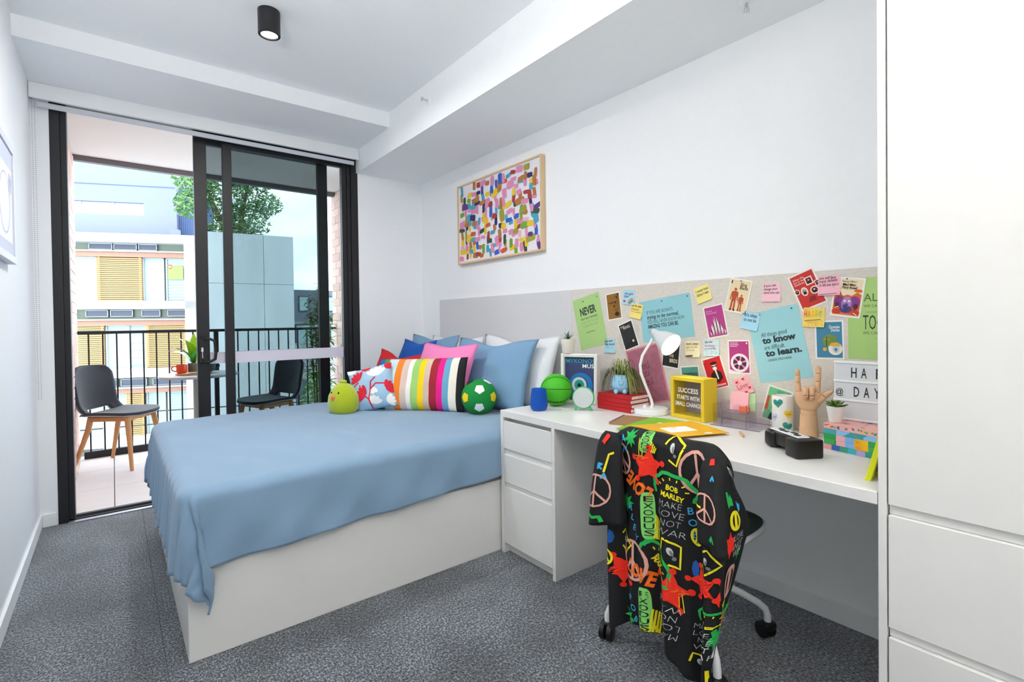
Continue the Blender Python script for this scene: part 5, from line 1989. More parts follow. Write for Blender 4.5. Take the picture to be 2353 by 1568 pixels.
lines(o, [('THE', -.012, -.020, .020, 'd8c7a0', dict(bold=.02, width=.028)), ('BIRDS', -.006, -.046, .026, 'e2d3b0', dict(bold=.03, width=.044))], .001)
o = paper('postcard', -2.889, 1.267, .100, .148, -13, 'white', 'cream card with two orange human figures', 'postcard', 1, CN)
print_rect(o, .1, .148, 'e8d5ad')
def figure(mb, x, y, s, mi):
    flat(mb, circle(x, y + .042 * s, .006 * s, 12, .007 * s), .0011, mi)
    flat(mb, [(x - .014 * s, y + .030 * s), (x - .010 * s, y), (x - .010 * s, y - .012 * s), (x + .010 * s, y - .012 * s), (x + .010 * s, y), (x + .014 * s, y + .030 * s), (x + .006 * s, y + .034 * s), (x - .006 * s, y + .034 * s)], .001, mi)
    for sg in (-1, 1):
        stroke(mb, [(x + sg * .006 * s, y - .010 * s), (x + sg * .007 * s, y - .050 * s), (x + sg * .010 * s, y - .052 * s)], .008 * s, .001, mi)
        stroke(mb, [(x + sg * .013 * s, y + .028 * s), (x + sg * .016 * s, y - .006 * s)], .005 * s, .001, mi)
def two(mb):
    figure(mb, -.016, -.014, .98, 0)
    figure(mb, .016, -.026, .70, 0)
    rect(mb, -.042, .050, -.036, .064, .001, 1)
shapes(o, two, ['b5502c', '3c3a30'])
lines(o, [('Sling', .0, .044, .020, '2e2a22', dict(bold=.02, width=.030)), ('Blade', .0, .030, .020, '2e2a22', dict(bold=.02, width=.036))], .001)
pin(o, .0, .066)
o = paper('postcard', -2.782, 1.157, .100, .148, 11, 'white', 'magenta card with pale grass-like blades', 'postcard', 0, CN)
print_rect(o, .1, .148, 'b03b85')
def blades(mb):
    rt = random.Random(4)
    for i in range(15):
        x = -.03 + i * .0048
        hh = .03 + .055 * math.sin(PI * min(1, i / 13)) + rt.uniform(-.01, .01)
        flat(mb, [(x, -.066), (x + .004, -.066 + hh * .55), (x - .006 + i * .0004, -.066 + hh), (x - .003, -.066 + hh * .5)], .001 + .00004 * i, i % 3)
shapes(o, blades, ['d9c7cf', '5b2347', 'efe6e6'])
lines(o, [('Edward', -.038, .046, .013, 'e2b3cf', dict(width=.028)), ('Scissorhands', -.038, .036, .013, 'e2b3cf', dict(width=.050))], .001)
o = paper('postcard', -2.778, .922, .100, .148, 18, 'white', 'red card with a capped man in a dark jacket', 'postcard', 0, CN)
print_rect(o, .1, .148, 'c9151d')
def man(mb):
    flat(mb, circle(.006, .044, .017, 16, .007), .0012, 0)
    flat(mb, [(-.006, .036), (.016, .036), (.014, .014), (.004, .008), (-.004, .016)], .001, 1)
    rect(mb, -.006, .026, .004, .032, .0013, 0)
    rect(mb, .007, .026, .016, .032, .0013, 0)
    flat(mb, [(-.030, -.045), (-.022, -.004), (-.004, .010), (.014, .010), (.030, -.002), (.032, -.030), (.01, -.045)], .0009, 0)
    flat(mb, [(.002, .008), (.010, .010), (.012, -.030), (.006, -.032)], .0011, 1)
    rect(mb, -.042, .058, -.036, .064, .001, 2)
shapes(o, man, ['231416', 'efe9e2', 'e8a02a'])
lines(o, [('Rushmore', -.026, -.062, .017, 'f3ece6', dict(bold=.02, width=.062))], .0013)
o = paper('postcard', -2.891, 1.000, .100, .148, 2, 'white', 'magenta card with a film reel', 'postcard', 0, CN)
print_rect(o, .1, .148, 'b0357f')
def reel(mb):
    flat(mb, circle(.002, -.026, .041, 32), .0009, 0)
    flat(mb, circle(.002, -.026, .030, 28), .0011, 1)
    for i in range(6):
        a = i * PI / 3 + .3
        flat(mb, [(.002 + .011 * math.cos(a - .18), -.026 + .011 * math.sin(a - .18)), (.002 + .030 * math.cos(a - .16), -.026 + .030 * math.sin(a - .16)), (.002 + .030 * math.cos(a + .16), -.026 + .030 * math.sin(a + .16)), (.002 + .011 * math.cos(a + .18), -.026 + .011 * math.sin(a + .18))], .0013, 2)
    flat(mb, circle(.002, -.026, .0105, 16), .0014, 0)
    flat(mb, circle(.036, .060, .004, 12), .0011, 0)
    for i, w in enumerate((.036, .040, .034)):
        rect(mb, -.040, .060 - i * .007, -.040 + w, .0625 - i * .007, .0011, 0)
    flat(mb, [(-.044, -.068), (-.044, -.055), (-.01, -.066), (.01, -.068)], .0010, 0)
shapes(o, reel, ['e9dfe2', '4a1a3a', 'd58bb6'])
o = paper('postcard', -2.655, .872, .100, .148, 6.5, 'white', 'teal card poking up behind the yellow box frame', 'postcard', 0, CN)
print_rect(o, .1, .148, '4f9487')
lines(o, [('PROMETHEUS', 0, .020, .030, '1f3a44', dict(bold=.02, align='CENTER', width=.072)), ('PROMETHEUS', .003, .018, .030, '2f5a7a', dict(bold=.0, align='CENTER', width=.072))], .001)
o = paper('postcard', -3.169, 1.280, .100, .148, 22, 'white', 'red card with small framed portraits at the top of the pinboard', 'postcard', 0, CN)
print_rect(o, .1, .148, 'c4302a')
def portraits(mb):
    for i, (x, y, sx, sy, rd) in enumerate(((.018, .030, .014, .016, 0), (-.012, -.004, .013, .018, 1), (.024, -.012, .016, .016, 1), (-.038, .004, .010, .012, 1), (.044, .010, .010, .012, 0))):
        out_ = circle(x, y, sx, 14, sy) if rd else [(x - sx, y - sy), (x + sx, y - sy), (x + sx, y + sy), (x - sx, y + sy)]
        flat(mb, out_, .0009, 0)
        inn = [(x + (p[0] - x) * .74, y + (p[1] - y) * .74) for p in out_]
        flat(mb, inn, .0011, 1 if i != 1 else 2)
        flat(mb, [(x - sx * .5, y - sy * .65), (x - sx * .3, y + sy * .25), (x, y + sy * .5), (x + sx * .3, y + sy * .25), (x + sx * .5, y - sy * .65)], .0013, 3)
        flat(mb, circle(x, y + sy * .15, sx * .2, 8), .0014, 0)
    for i in range(5):
        rect(mb, -.004 - i * .002, -.034 - i * .004, .018, -.032 - i * .004, .001, 3)
shapes(o, portraits, ['efe5da', '7a2320', 'd9b7a5', '231a1b'])
lines(o, [('What We', -.038, .048, .011, 'f1e5df', {}), ('Do in the', -.038, .038, .011, 'f1e5df', {}), ('Shadows', -.038, .028, .011, 'f1e5df', {})], .001)
o = paper('postcard', -3.308, 1.243, .100, .148, -8, 'white', 'orange and purple illustrated card beside the green sheet', 'postcard', 1, CN)
print_rect(o, .1, .148, 'e9d9b6')
def swirl(mb):
    rt = random.Random(17)
    flat(mb, [(-.044, -.066), (.044, -.066), (.044, .012), (.030, .020), (.012, .006), (0, .010), (-.014, .004), (-.030, .018), (-.044, .010)], .0008, 0)
    for i, (x, y, rx, ry, c) in enumerate(((-.025, -.018, .018, .022, 1), (.025, -.016, .018, .022, 1), (0, -.022, .017, .024, 2), (0, -.045, .022, .014, 3), (-.03, -.055, .016, .010, 4), (.03, -.055, .016, .010, 4), (-.034, .014, .012, .006, 4), (.032, .026, .014, .006, 0), (-.007, -.014, .004, .004, 5), (.007, -.014, .004, .004, 5), (-.031, -.032, .008, .011, 6), (.031, -.032, .008, .011, 6), (0, -.030, .006, .008, 3))):
        flat(mb, circle(x, y, rx, 14, ry), .0009 + .00005 * i, c)
    for i in range(12):
        x = rt.uniform(-.04, .04)
        y = rt.uniform(-.064, -.036)
        stroke(mb, [(x, y), (x + rt.uniform(-.012, .012), y + rt.uniform(.004, .010))], .003, .00165, rt.randrange(7))
shapes(o, swirl, ['d9682a', '7d3b86', 'a77fc0', '3a3f86', 'c23b22', 'f2e6d0', '5a2636'])
lines(o, [("George Miller's", 0, .056, .009, '4a3a2a', dict(align='CENTER', width=.050, shear=.15)), ('Mad Max:', .0, .043, .013, '2a2018', dict(bold=.03, align='CENTER', shear=.2, width=.045)), ('Fury Road', .002, .032, .013, '2a2018', dict(bold=.03, align='CENTER', shear=.2, width=.050))], .0018)
pin(o, -.01, .068)
o = paper('postcard', -3.246, 1.083, .100, .148, 1.5, 'white', 'blue card with overlapping olive and pale circles', 'postcard', 0, CN)
print_rect(o, .1, .148, '3d7fa0')
def circs(mb):
    flat(mb, circle(.002, -.004, .025, 28), .0009, 0)
    flat(mb, circle(.020, -.034, .024, 28), .0011, 1)
    flat(mb, circle(-.016, -.036, .007, 16), .0012, 2)
    flat(mb, [(.0, -.022), (.006, -.012), (.018, -.010), (.032, -.014), (.040, -.024), (.020, -.028)], .0013, 2)
    flat(mb, circle(.022, -.036, .012, 14, .014), .0014, 3)
    flat(mb, [(.016, -.036), (.022, -.030), (.028, -.036), (.022, -.046)], .0015, 4)
    stroke(mb, [(-.010, -.024), (-.008, .012)], .0028, .0014, 5)
    for sg in (-1, 1):
        stroke(mb, [(-.009, .004), (-.009 + sg * .010, .001)], .002, .0014, 2)
shapes(o, circs, ['6e8a3c', 'e3e3d9', 'dba73a', 'c2c7c4', '2f7f9e', '22301e'])
lines(o, [('Donnie', .0, .044, .016, 'e8ece8', dict(bold=.02, width=.036)), ('Darko', .006, .032, .016, 'e8ece8', dict(bold=.02, width=.030))], .001)
o = paper('postcard', -3.049, .808, .100, .148, -14, 'white', 'green and orange card of a woman in sunglasses behind the heart jar', 'postcard', 0, CN)
print_rect(o, .1, .148, '6fc08a')
def girl(mb):
    rect(mb, -.044, -.030, -.032, .030, .0009, 1)
    rect(mb, .026, .050, .044, .062, .0009, 1)
    rect(mb, -.010, -.064, .020, .064, .0008, 3)
    for i in range(4):
        stroke(mb, [(-.020 + i * .013, .020), (-.017 + i * .013, .044)], .004, .0011, 0)
    flat(mb, circle(-.002, -.008, .018, 20, .022), .0010, 0)
    flat(mb, circle(-.004, -.012, .011, 16, .015), .0012, 2)
    flat(mb, circle(-.009, -.009, .0055, 12), .0014, 0)
    flat(mb, circle(.003, -.009, .0055, 12), .0014, 0)
    flat(mb, [(-.022, -.066), (-.016, -.038), (-.004, -.032), (.012, -.038), (.022, -.066)], .0011, 0)
shapes(o, girl, ['18322a', 'c9532a', '8fd0a4', '4fae7c'])

# --- sticky notes
SN = .076
def sticky(y, z, a, col, label, layer=0):
    return paper('sticky_note', y, z, SN, SN, a, col, label, 'sticky note', layer, CS, curl=.006)
o = sticky(-2.292, 1.287, -8, 'a9d3e8', 'light blue sticky note with a heart and a rainbow')
hand(o, ['you got', 'this!'], -.030, .014, .017, .018, 0)
def rb_(mb):
    flat(mb, heart(-.020, -.022, .008), .0095, 0)
    for i in range(4):
        ring(mb, .034, -.032, .014 + i * .004, .018 + i * .004, .0095, 1 + i, 14, PI * .5, PI)
shapes(o, rb_, ['cf2030', '3a86c8', '3fa34d', 'f2b134', 'b5502c'])
o = sticky(-2.341, 1.213, -12, 'ecd77c', 'yellow sticky note left of the blue landscape sheet', 1)
hand(o, ['Be the type', 'of person', 'you want to', 'meet'], -.034, .020, .017, .017, 0, cc={1: 'c9762a'}, wid=[.062, .05, .064, .026])
o = sticky(-2.159, 1.025, 2, 'a3d2de', 'small light blue sticky note below the pale green sheet')
hand(o, ['your never', 'fully dressed', 'without a', 'smile'], -.033, .020, .017, .016, 0, cc={3: 'd9b030'}, wid=[.056, .066, .05, .04])
o = sticky(-2.721, 1.284, 18, 'eee08a', 'yellow sticky note at the top between blue sheet and figure card')
hand(o, ['I never lose', 'Either I win', 'or I learn!'], -.033, .014, .019, .018, 0, cc={2: '2f8fa0'}, wid=[.064, .062, .058])
o = sticky(-3.031, 1.275, -1.5, 'f3c3d0', 'pink sticky note at the top above the big blue sheet')
hand(o, ['if you can', 'change your', 'mind you can', 'change'], -.032, .022, .0135, .015, 0, wid=[.05, .056, .064, .036])
rainbow_word(o, 'your life!!!', -.034, -.030, .018, .068, RAIN)
o = sticky(-2.941, 1.158, -11, 'a6d7ec', 'light blue sticky note under the figure card', 1)
hand(o, ["it's okay", 'to not be'], -.028, .016, .020, .021, 0, wid=[.056, .054])
rainbow_word(o, 'Okay!!!', -.032, -.028, .022, .062, RAIN)
o = sticky(-2.665, 1.026, 2.5, 'efe7c0', 'cream sticky note lit by the lamp, with brown scribble')
hand(o, ["there's always", 'light at the', 'end of a', 'tunnel'], -.034, .020, .017, .017, 0, cc={1: 'e0a92a', 3: '7a5230'}, wid=[.066, .06, .045, .05])
shapes(o, lambda mb: stroke(mb, [(-.034, -.031), (.004, -.029), (-.034, -.035), (.002, -.034)], .003, .0085, 0), ['7a5230'])
o = sticky(-2.760, 1.036, 2, 'c9e3ea', 'pale blue sticky note dotted with confetti below the magenta blade card')
hand(o, ['throw', 'kindness', 'around like'], -.032, .020, .016, .016, 0, cc={1: 'd9659a'}, wid=[.04, .05, .055])
rainbow_word(o, 'confetti!', -.034, -.030, .020, .066, RAIN)
def conf(mb):
    rt = random.Random(9)
    for i in range(40):
        x, y = rt.uniform(-.035, .035), rt.uniform(-.03, .035)
        stroke(mb, [(x, y), (x + rt.uniform(-.003, .003), y + .003)], .0014, .0085, i % 6)
shapes(o, conf, RAIN)
o = sticky(-2.909, .875, 24, 'f5bcc4', 'pink sticky note covered in red hearts')
lines(o, [('Love', 0, -.010, .030, 'c8283c', dict(align='CENTER', bold=.0, width=.048, rot=R_(4)))], .0085)
def hts(mb):
    rt = random.Random(6)
    for (x, y, s) in ((-.018, .022, .007), (.014, .027, .007), (.028, -.016, .007), (.006, -.030, .007)):
        flat(mb, heart(x, y, s), .0085, 0)
    for i in range(38):
        x, y = rt.uniform(-.035, .035), rt.uniform(-.035, .035)
        if abs(x) < .025 and -.014 < y < .014:
            continue
        flat(mb, circle(x, y, .0013, 6), .0085, 0)
shapes(o, hts, ['c8202e'])
o = sticky(-3.247, 1.291, .4, 'f0b6c6', 'pink sticky note between the red portrait card and the illustrated card', 2)
hand(o, ['you will face', 'many defeats', "in life but don't", 'let yourself be', 'Defeated!!'], -.034, .024, .0135, .0145, 0, wid=[.058, .062, .066, .062, .060])
shapes(o, lambda mb: stroke(mb, [(-.034, -.034), (.028, -.031)], .0014, .0085, 0), [K])
o = sticky(-3.193, 1.170, -1.5, 'f2d566', 'yellow confetti sticky note with one big coloured word', 1)
rainbow_word(o, 'HAPPY', -.034, .002, .034, .066, ['d9472f', 'e8862a', 'f0c020', 'b9c23a', '4aa8b8'], .0085)
def hp(mb):
    rt = random.Random(19)
    stroke(mb, [(-.030, -.014), (.026, -.008)], .0022, .0085, 6)
    stroke(mb, [(-.022, -.021), (.018, -.020)], .0014, .0085, 0)
    for i in range(46):
        x, y = rt.uniform(-.036, .036), rt.choice((rt.uniform(.026, .036), rt.uniform(-.036, -.024), rt.uniform(-.036, .036)))
        if abs(x) < .034 and -.010 < y < .024:
            continue
        flat(mb, circle(x, y, .0012, 6), .0085, i % 7)
shapes(o, hp, RAIN + ['2d2f33'])

# ================================================================== DESK CHAIR
dc = empty('desk_chair', (-.526, -2.955, 0), 0, 'white swivel chair on castors with a dark seat, tucked at the desk', 'chair')
WMET = mat('white_metal', 'e6e8ea', .35, .02, 60)
SEATM = mat('dark_green_fabric', '33423c', .95, .15, 260, .3, 700)
def seat_pt(side):
    def g(u, v):
        U, V = u * 2 - 1, v * 2 - 1
        e = 5.0
        k = (abs(U) ** e + abs(V) ** e) ** (1 / e) / max(abs(U), abs(V), 1e-6)
        g_ = 1.0 if side > 0 else 1.03
        x, y = U * .21 * g_ / max(1, k), V * .215 * g_ / max(1, k)
        z = .445 + .010 * U * U - .006 * V * V + (.018 if side > 0 else 0) * max(0, 1 - max(abs(U), abs(V)) ** 6)
        return (x, y, z - (.0 if side > 0 else .012))
    return g
mb = MB().grid(seat_pt(1), 20, 20)
mb.build('seat', SEATM, dc, 178)
mb = MB().grid(seat_pt(-1), 20, 20)
q = mb.build('seat_shell', WMET, dc, 178)
md = q.modifiers.new('thick', 'SOLIDIFY')
md.thickness = .016
md.offset = 0
MB().tube([(0, 0, .20), (0, 0, .425)], .026, 20).build('gas_column', WMET, dc, 50)
MB().lathe([(0, .19), (.045, .19), (.05, .205), (.045, .25), (.028, .262), (0, .262)], 28).build('hub', WMET, dc, 40)
CAST = BLACKP
for k in range(4):
    a = R_(140 + 90 * k)
    ca, sa = math.cos(a), math.sin(a)
    P = [(.03, .232), (.12, .205), (.20, .165), (.255, .132), (.282, .108), (.290, .085), (.290, .060)]
    arm = MB().tube([(ca * r, sa * r, z) for r, z in P], .0125, 12).build('base_arm', WMET, dc, 60)
    c = empty('castor', (ca * .290, sa * .290, 0), a + R_(60 + 25 * k))
    c.parent = dc
    for s in (-1, 1):
        MB().lathe([(0, -.011), (.022, -.011), (.029, -.008), (.030, 0), (.029, .008), (.022, .011), (0, .011)], 24, M=Matrix.Translation((.010, s * .014, .0305)) @ Matrix.Rotation(PI / 2, 4, 'X')).build('wheel', CAST, c, 40)
    MB().box(-.022, -.024, .034, .018, .024, .064, bev=.008, seg=2).build('hood', CAST, c, 60)
# backrest under the shirt
mb = MB()
def back_pt(u, v):
    U, V = u * 2 - 1, v * 2 - 1
    e = 4.0
    k = (abs(U) ** e + abs(V) ** e) ** (1 / e) / max(abs(U), abs(V), 1e-6)
    y, z = U * .190 / max(1, k), .655 + V * .135 / max(1, k)
    return (-.262 - .02 * (z - .5) + .045 * U * U, y - .03, z)
mb.grid(back_pt, 18, 14)
q = mb.build('backrest', WMET, dc, 178)
md = q.modifiers.new('thick', 'SOLIDIFY')
md.thickness = .018
md.offset = 0
MB().tube([(-.10, 0, .425), (-.20, 0, .43), (-.245, 0, .47), (-.250, -.01, .60)], .014, 12).build('back_support', WMET, dc, 60)

# ------------------------------------------------------------------ printed shirt over the chair back
SHB = mat('black_viscose', '0e1013', .75, .12, 120, .15, 600)
shirt = empty('printed_shirt', (0, 0, 0), 0, 'black short-sleeved shirt with colourful graffiti print draped over the chair back', 'shirt')
UL, UR_ = .14, .80
YL_, YR_ = -2.845, -3.255
ZT = .812
def hem_z(u):
    if u < UL:
        return .135 - .02 * (u / UL)
    if u < UR_:
        t = (u - UL) / (UR_ - UL)
        return .115 + .065 * math.sin(PI * min(1, t * 1.35)) ** 1.2 - (.05 * max(0, (t - .62) / .38))
    t = (u - UR_) / (1 - UR_)
    return .10 + .06 * t
def shirt_pt(u, v):
    """u: left front edge -> back -> right front edge; v: hem -> shoulder"""
    z0 = hem_z(u)
    low = 1 - v
    if u < UL:
        t = u / UL
        x, y = -.700 - .110 * math.sin(t * PI / 2), YL_ + .028 - .028 * (1 - math.cos(t * PI / 2)) * 1.0
    elif u < UR_:
        t = (u - UL) / (UR_ - UL)
        x = -.812 - .014 * math.sin(PI * t)
        y = YL_ + (YR_ - YL_) * t
    else:
        t = (u - UR_) / (1 - UR_) * (1 - .45 * low ** 1.6) * (1 - .75 * max(0, (v - .60) / .40) ** 1.1)
        x = -.812 + .165 * (1 - math.cos(t * PI / 2)) * 1.0 + .03 * t
        y = YR_ - .036 * math.sin(t * PI / 2) + .030 * t * t
    # hanging folds grow towards the hem
    A = .003 + .017 * low ** .8
    fold = A * (math.sin(u * 30 + .8 * math.sin(v * 3)) + .55 * math.sin(u * 53 + 1.7 + v * 2.2))
    x -= .010 * low
    if u < UL:
        y += fold * .5
        x += fold * .5
    elif u < UR_:
        x += fold
    else:
        y -= abs(fold) * .6 * low
        x += fold * .5
    # slight gathering to the hem
    yc = -3.04
    y = yc + (y - yc) * (1 - .05 * low + .05 * math.sin(PI * low) * (1 if y < yc else .3))
    z = z0 + (ZT - z0) * v
    # round over the top of the chair back
    if v > .93:
        k = (v - .93) / .07
        ang = k * PI / 2
        r = .040
        zc = z0 + (ZT - z0) * .93
        z = zc + r * math.sin(ang) * .95
        x += r * (1 - math.cos(ang)) * 1.2 * max(0, 1 - max(0, (u - .74) / .16))
    edge = max(0, abs((u - .47) / .33) - .74) / .26
    z -= (.030 * min(1, edge) ** 1.5 + .05 * max(0, u - UR_) / (1 - UR_)) * max(0, min(1, (v - .5) / .43))
    if u > .70:
        y += .105 * low ** 1.6 * (u - .70) / .30
    return (x, y, z)
mb = MB().grid(shirt_pt, 150, 80)
body = mb.build('body', SHB, shirt, 178)
md = body.modifiers.new('thick', 'SOLIDIFY')
md.thickness = .0015
md.offset = 0
# the yoke lying over the top of the backrest toward the seat
def yoke_pt(u, v):
    uu = .10 + u * .76
    p = Vector(shirt_pt(uu, 1.0))
    return (p.x + v * .035, p.y, p.z - .004 * v - .05 * v * v)
q = MB().grid(yoke_pt, 60, 6).build('yoke', SHB, shirt, 178)

def sleeve(name, top, cuff, wt, wc, dt, dc_, ph, nrm=Vector((-1, 0, 0))):
    top, cuff = Vector(top), Vector(cuff)
    def g(u, v):
        a = 2 * PI * u
        c = top + (cuff - top) * v + Vector((-.010 * math.sin(PI * v), 0, 0))
        w = wt + (wc - wt) * v ** .8
        d = dt + (dc_ - dt) * v
        k = 1 + .14 * math.sin(a * 3 + ph + v * 2) * v
        cx = math.cos(a) * w / 2
        sx = math.sin(a) * d / 2 * k + .006 * v * math.sin(u * 25 + ph)
        cz = .0
        if v < .12:
            w2 = math.sqrt(max(0, v / .12))
            cx *= .55 + .45 * w2
            sx *= w2
        return (c.x + sx, c.y - cx, c.z + .02 * v * math.cos(a) * (1 if name == 'sleeve' else -1) + cz)
    m = MB().grid(g, 44, 22, wrapu=True)
    o = m.build('sleeve', SHB, shirt, 178)
    md = o.modifiers.new('thick', 'SOLIDIFY')
    md.thickness = .0015
    md.offset = 0
    return g
sl_l = sleeve('sleeve', (-.836, -2.868, .790), (-.852, -2.858, .478), .085, .160, .03, .060, .4)
sl_r = sleeve('sleeve_r', (-.838, -3.240, .775), (-.872, -3.258, .540), .062, .080, .03, .060, 1.4)

# ---- print on the shirt
SP = {k: mat('shirt_print_' + k, c, .75, .03, 120) for k, c in dict(pink='dba294', green='1fae4f', lime='7ed16a', red='ee2c16', orange='ee6a14', yellow='efe01a', blue='3aa7d8', deep='1d62b8', white='c9ccce', grey='7c7f82').items()}
PK = list(SP)
def back_uv(y, z):
    u = UL + (y - YL_) / (YR_ - YL_) * (UR_ - UL)
    for _ in range(3):
        v = (z - hem_z(u)) / (ZT - hem_z(u))
        p = shirt_pt(min(1, max(0, u)), min(1, max(0, v)))
        u += (y - p[1]) / (YR_ - YL_) * (UR_ - UL) * .8
        z += 0
    return min(.995, max(.005, u)), min(.995, max(.005, v))
prints = {k: MB() for k in PK}
def sp(y, z, pts, rot, k=1.0):
    c, s = math.cos(rot), math.sin(rot)
    return [back_uv(y - (c * px - s * py) * k, z + (s * px + c * py) * k) for px, py in pts]
_lay = [0]
def nexte():
    _lay[0] += 1
    return .0030 + .00005 * (_lay[0] % 30)
def s_fill(col, y, z, pts, rot=0.0, fs=shirt_pt):
    uv = sp(y, z, pts, rot)
    decal_poly(prints[col], fs, uv, nexte())
def s_line(col, y, z, pts, w, rot=0.0, closed=False):
    c, s = math.cos(rot), math.sin(rot)
    e = nexte()
    P = []
    n = len(pts)
    for i in range(n if closed else n - 1):
        a, b = pts[i], pts[(i + 1) % n]
        for t in (0, .34, .67):
            P.append((a[0] + (b[0] - a[0]) * t, a[1] + (b[1] - a[1]) * t))
    P.append(pts[0] if closed else pts[-1])
    m = prints[col]
    o = len(m.v)
    for i in range(len(P)):
        a, b = P[max(0, i - 1)], P[min(len(P) - 1, i + 1)]
        dx, dy = b[0] - a[0], b[1] - a[1]
        l = math.hypot(dx, dy) or 1e-9
        nx, ny = -dy / l * w / 2, dx / l * w / 2
        for g in (1, -1):
            px, py = P[i][0] + g * nx, P[i][1] + g * ny
            u, v = back_uv(y - (c * px - s * py), z + (s * px + c * py))
            m.v.append(tuple(on_surface(shirt_pt, u, v, e)))
    for i in range(len(P) - 1):
        q = o + 2 * i
        m.f.append((q, q + 1, q + 3, q + 2))
        m.m.append(0)
def s_text(col, y, z, txt, size, rot=0.0, bold=.01, width=None, shear=0.0):
    vs, fs = text2d(txt, 1.0, bold, shear, 1.0, 'CENTER')
    if not vs:
        return
    kx = size
    if width:
        kx = width / (max(p[0] for p in vs) - min(p[0] for p in vs))
    e = nexte()
    c, s = math.cos(rot), math.sin(rot)
    out = []
    for px, py in vs:
        ax_, ay = px * kx, (py - .35) * size
        u, v = back_uv(y - (c * ax_ - s * ay), z + (s * ax_ + c * ay))
        out.append(tuple(on_surface(shirt_pt, u, v, e)))
    prints[col].add(out, fs)
def peace(col, y, z, r, w, rot=0.0, sx=1.0):
    s_line(col, y, z, [(r * sx * math.cos(a), r * math.sin(a)) for a in [2 * PI * i / 18 for i in range(18)]], w, rot, True)
    s_line(col, y, z, [(0, r), (0, -r)], w, rot)
    for g in (-1, 1):
        s_line(col, y, z, [(0, 0), (g * r * sx * .70, -r * .70)], w, rot)
def leafstar(y, z, r, rot=0.0):
    pts = []
    for i in range(16):
        a = 2 * PI * i / 16
        q = r if i % 2 == 0 else r * .45
        pts.append((q * math.cos(a), q * math.sin(a)))
    s_fill('green', y, z, pts, rot)
def splat(y, z, r, rot=0.0):
    pts = []
    for i in range(20):
        a = 2 * PI * i / 20
        q = r * (.92 if i % 4 == 0 else (.62 if i % 4 in (1, 3) else .50))
        pts.append((q * math.cos(a), q * math.sin(a)))
    s_fill('red', y, z, pts, rot)
    for i in range(5):
        a = rot + 2 * PI * i / 5
        s_fill('red', y - r * .98 * math.cos(a), z + r * .98 * math.sin(a), circle(0, 0, r * .17, 8))
def tag_block(y, z, w, h, rot=0.0):
    s_fill('lime', y, z, [(w * .5 * math.copysign(abs(math.cos(a)) ** .5, math.cos(a)), h * .5 * math.copysign(abs(math.sin(a)) ** .5, math.sin(a))) for a in [2 * PI * i / 20 for i in range(20)]], rot)
    for i, ch in enumerate('EXODUS'):
        yy = h * (.36 - i * .145)
        c, s = math.cos(rot), math.sin(rot)
        s_text_dark(y - (-s * yy), z + c * yy, ch, h * .17, rot, w * .6)
    for i in range(4):
        s_line('yellow', y - w * .55, z - h * .12, [(-w * .25 + i * w * .16, -h * .36), (i * w * .17, h * .16 - i * .004)], w * .12, rot)
darkp = MB()
def s_text_dark(y, z, txt, size, rot, width):
    vs, fs = text2d(txt, 1.0, .0, 0, 1.0, 'CENTER')
    kx = width / max(1e-6, (max(p[0] for p in vs) - min(p[0] for p in vs)))
    c, s = math.cos(rot), math.sin(rot)
    out = []
    for px, py in vs:
        ax_, ay = px * kx, (py - .35) * size
        u, v = back_uv(y - (c * ax_ - s * ay), z + (s * ax_ + c * ay))
        out.append(tuple(on_surface(shirt_pt, u, v, 0.0052)))
    darkp.add(out, fs)
def photo_frame(y, z, s_, rot=0.0, part=4):
    P = [(-s_ * .62, s_ * .35), (-s_ * .2, s_ * .95), (s_ * .75, s_ * .25), (s_ * .1, -s_ * .95), (-s_ * .45, -s_ * .55)]
    s_line('yellow', y, z, P[:part + 1], s_ * .13, rot)
    s_fill('white', y + s_ * .10, z + s_ * .12, circle(0, 0, s_ * .17, 12, s_ * .26), rot)
    s_fill('grey', y + s_ * .02, z + s_ * .02, circle(0, 0, s_ * .09, 10, s_ * .20), rot)
    s_fill('grey', y - s_ * .14, z - s_ * .28, circle(0, 0, s_ * .14, 10, s_ * .12), rot)
def cloud(y, z, r, rot=0.0, words=('BOB', 'MARLEY')):
    s_line('green', y, z, [(r * 1.1 * math.cos(a) * (1 + .07 * math.sin(a * 7)), r * .72 * math.sin(a) * (1 + .07 * math.sin(a * 7))) for a in [R_(-25 + 12 * i) for i in range(19)]], r * .17, rot)
    s_line('green', y, z, [(-r * 1.05, r * .2), (-r * 1.1, -r * .15), (-r * .95, -r * .45)], r * .17, rot)
    s_text('yellow', y, z + r * .08, words[0], r * .34, rot, .03, r * .62)
    s_text('yellow', y, z - r * .28, words[1], r * .34, rot, .03, r * 1.15)
    for i in range(6):
        a = R_(12 + i * 31)
        s_line('yellow', y, z, [(r * .62 * math.cos(a), r * .42 * math.sin(a)), (r * .78 * math.cos(a), r * .55 * math.sin(a))], r * .06, rot)
def scribble(y, z, s_, rot=0.0):
    c, s = math.cos(rot), math.sin(rot)
    for i, t in enumerate(('MAKE', 'LOVE', 'NOT', 'WAR')):
        yy = s_ * (.75 - .5 * i)
        s_text('white', y + s * yy * 1.0, z + c * yy, t, s_ * .52, rot, -.022, s_ * (1.5, 1.7, 1.3, 1.7)[i], .2)
def palmtree(y, z, s_, rot=0.0):
    for g in (-1, 1):
        s_line('yellow', y, z, [(g * s_ * .18, -s_), (g * s_ * .12, s_ * .2)], s_ * .06, rot)
    for a in (20, 60, 120, 160):
        s_line('orange', y, z, [(0, s_ * .2), (s_ * .35 * math.cos(R_(a)), s_ * (.2 + .3 * math.sin(R_(a)))), (s_ * .6 * math.cos(R_(a)), s_ * (.25 + .1 * math.sin(R_(a))))], s_ * .09, rot)
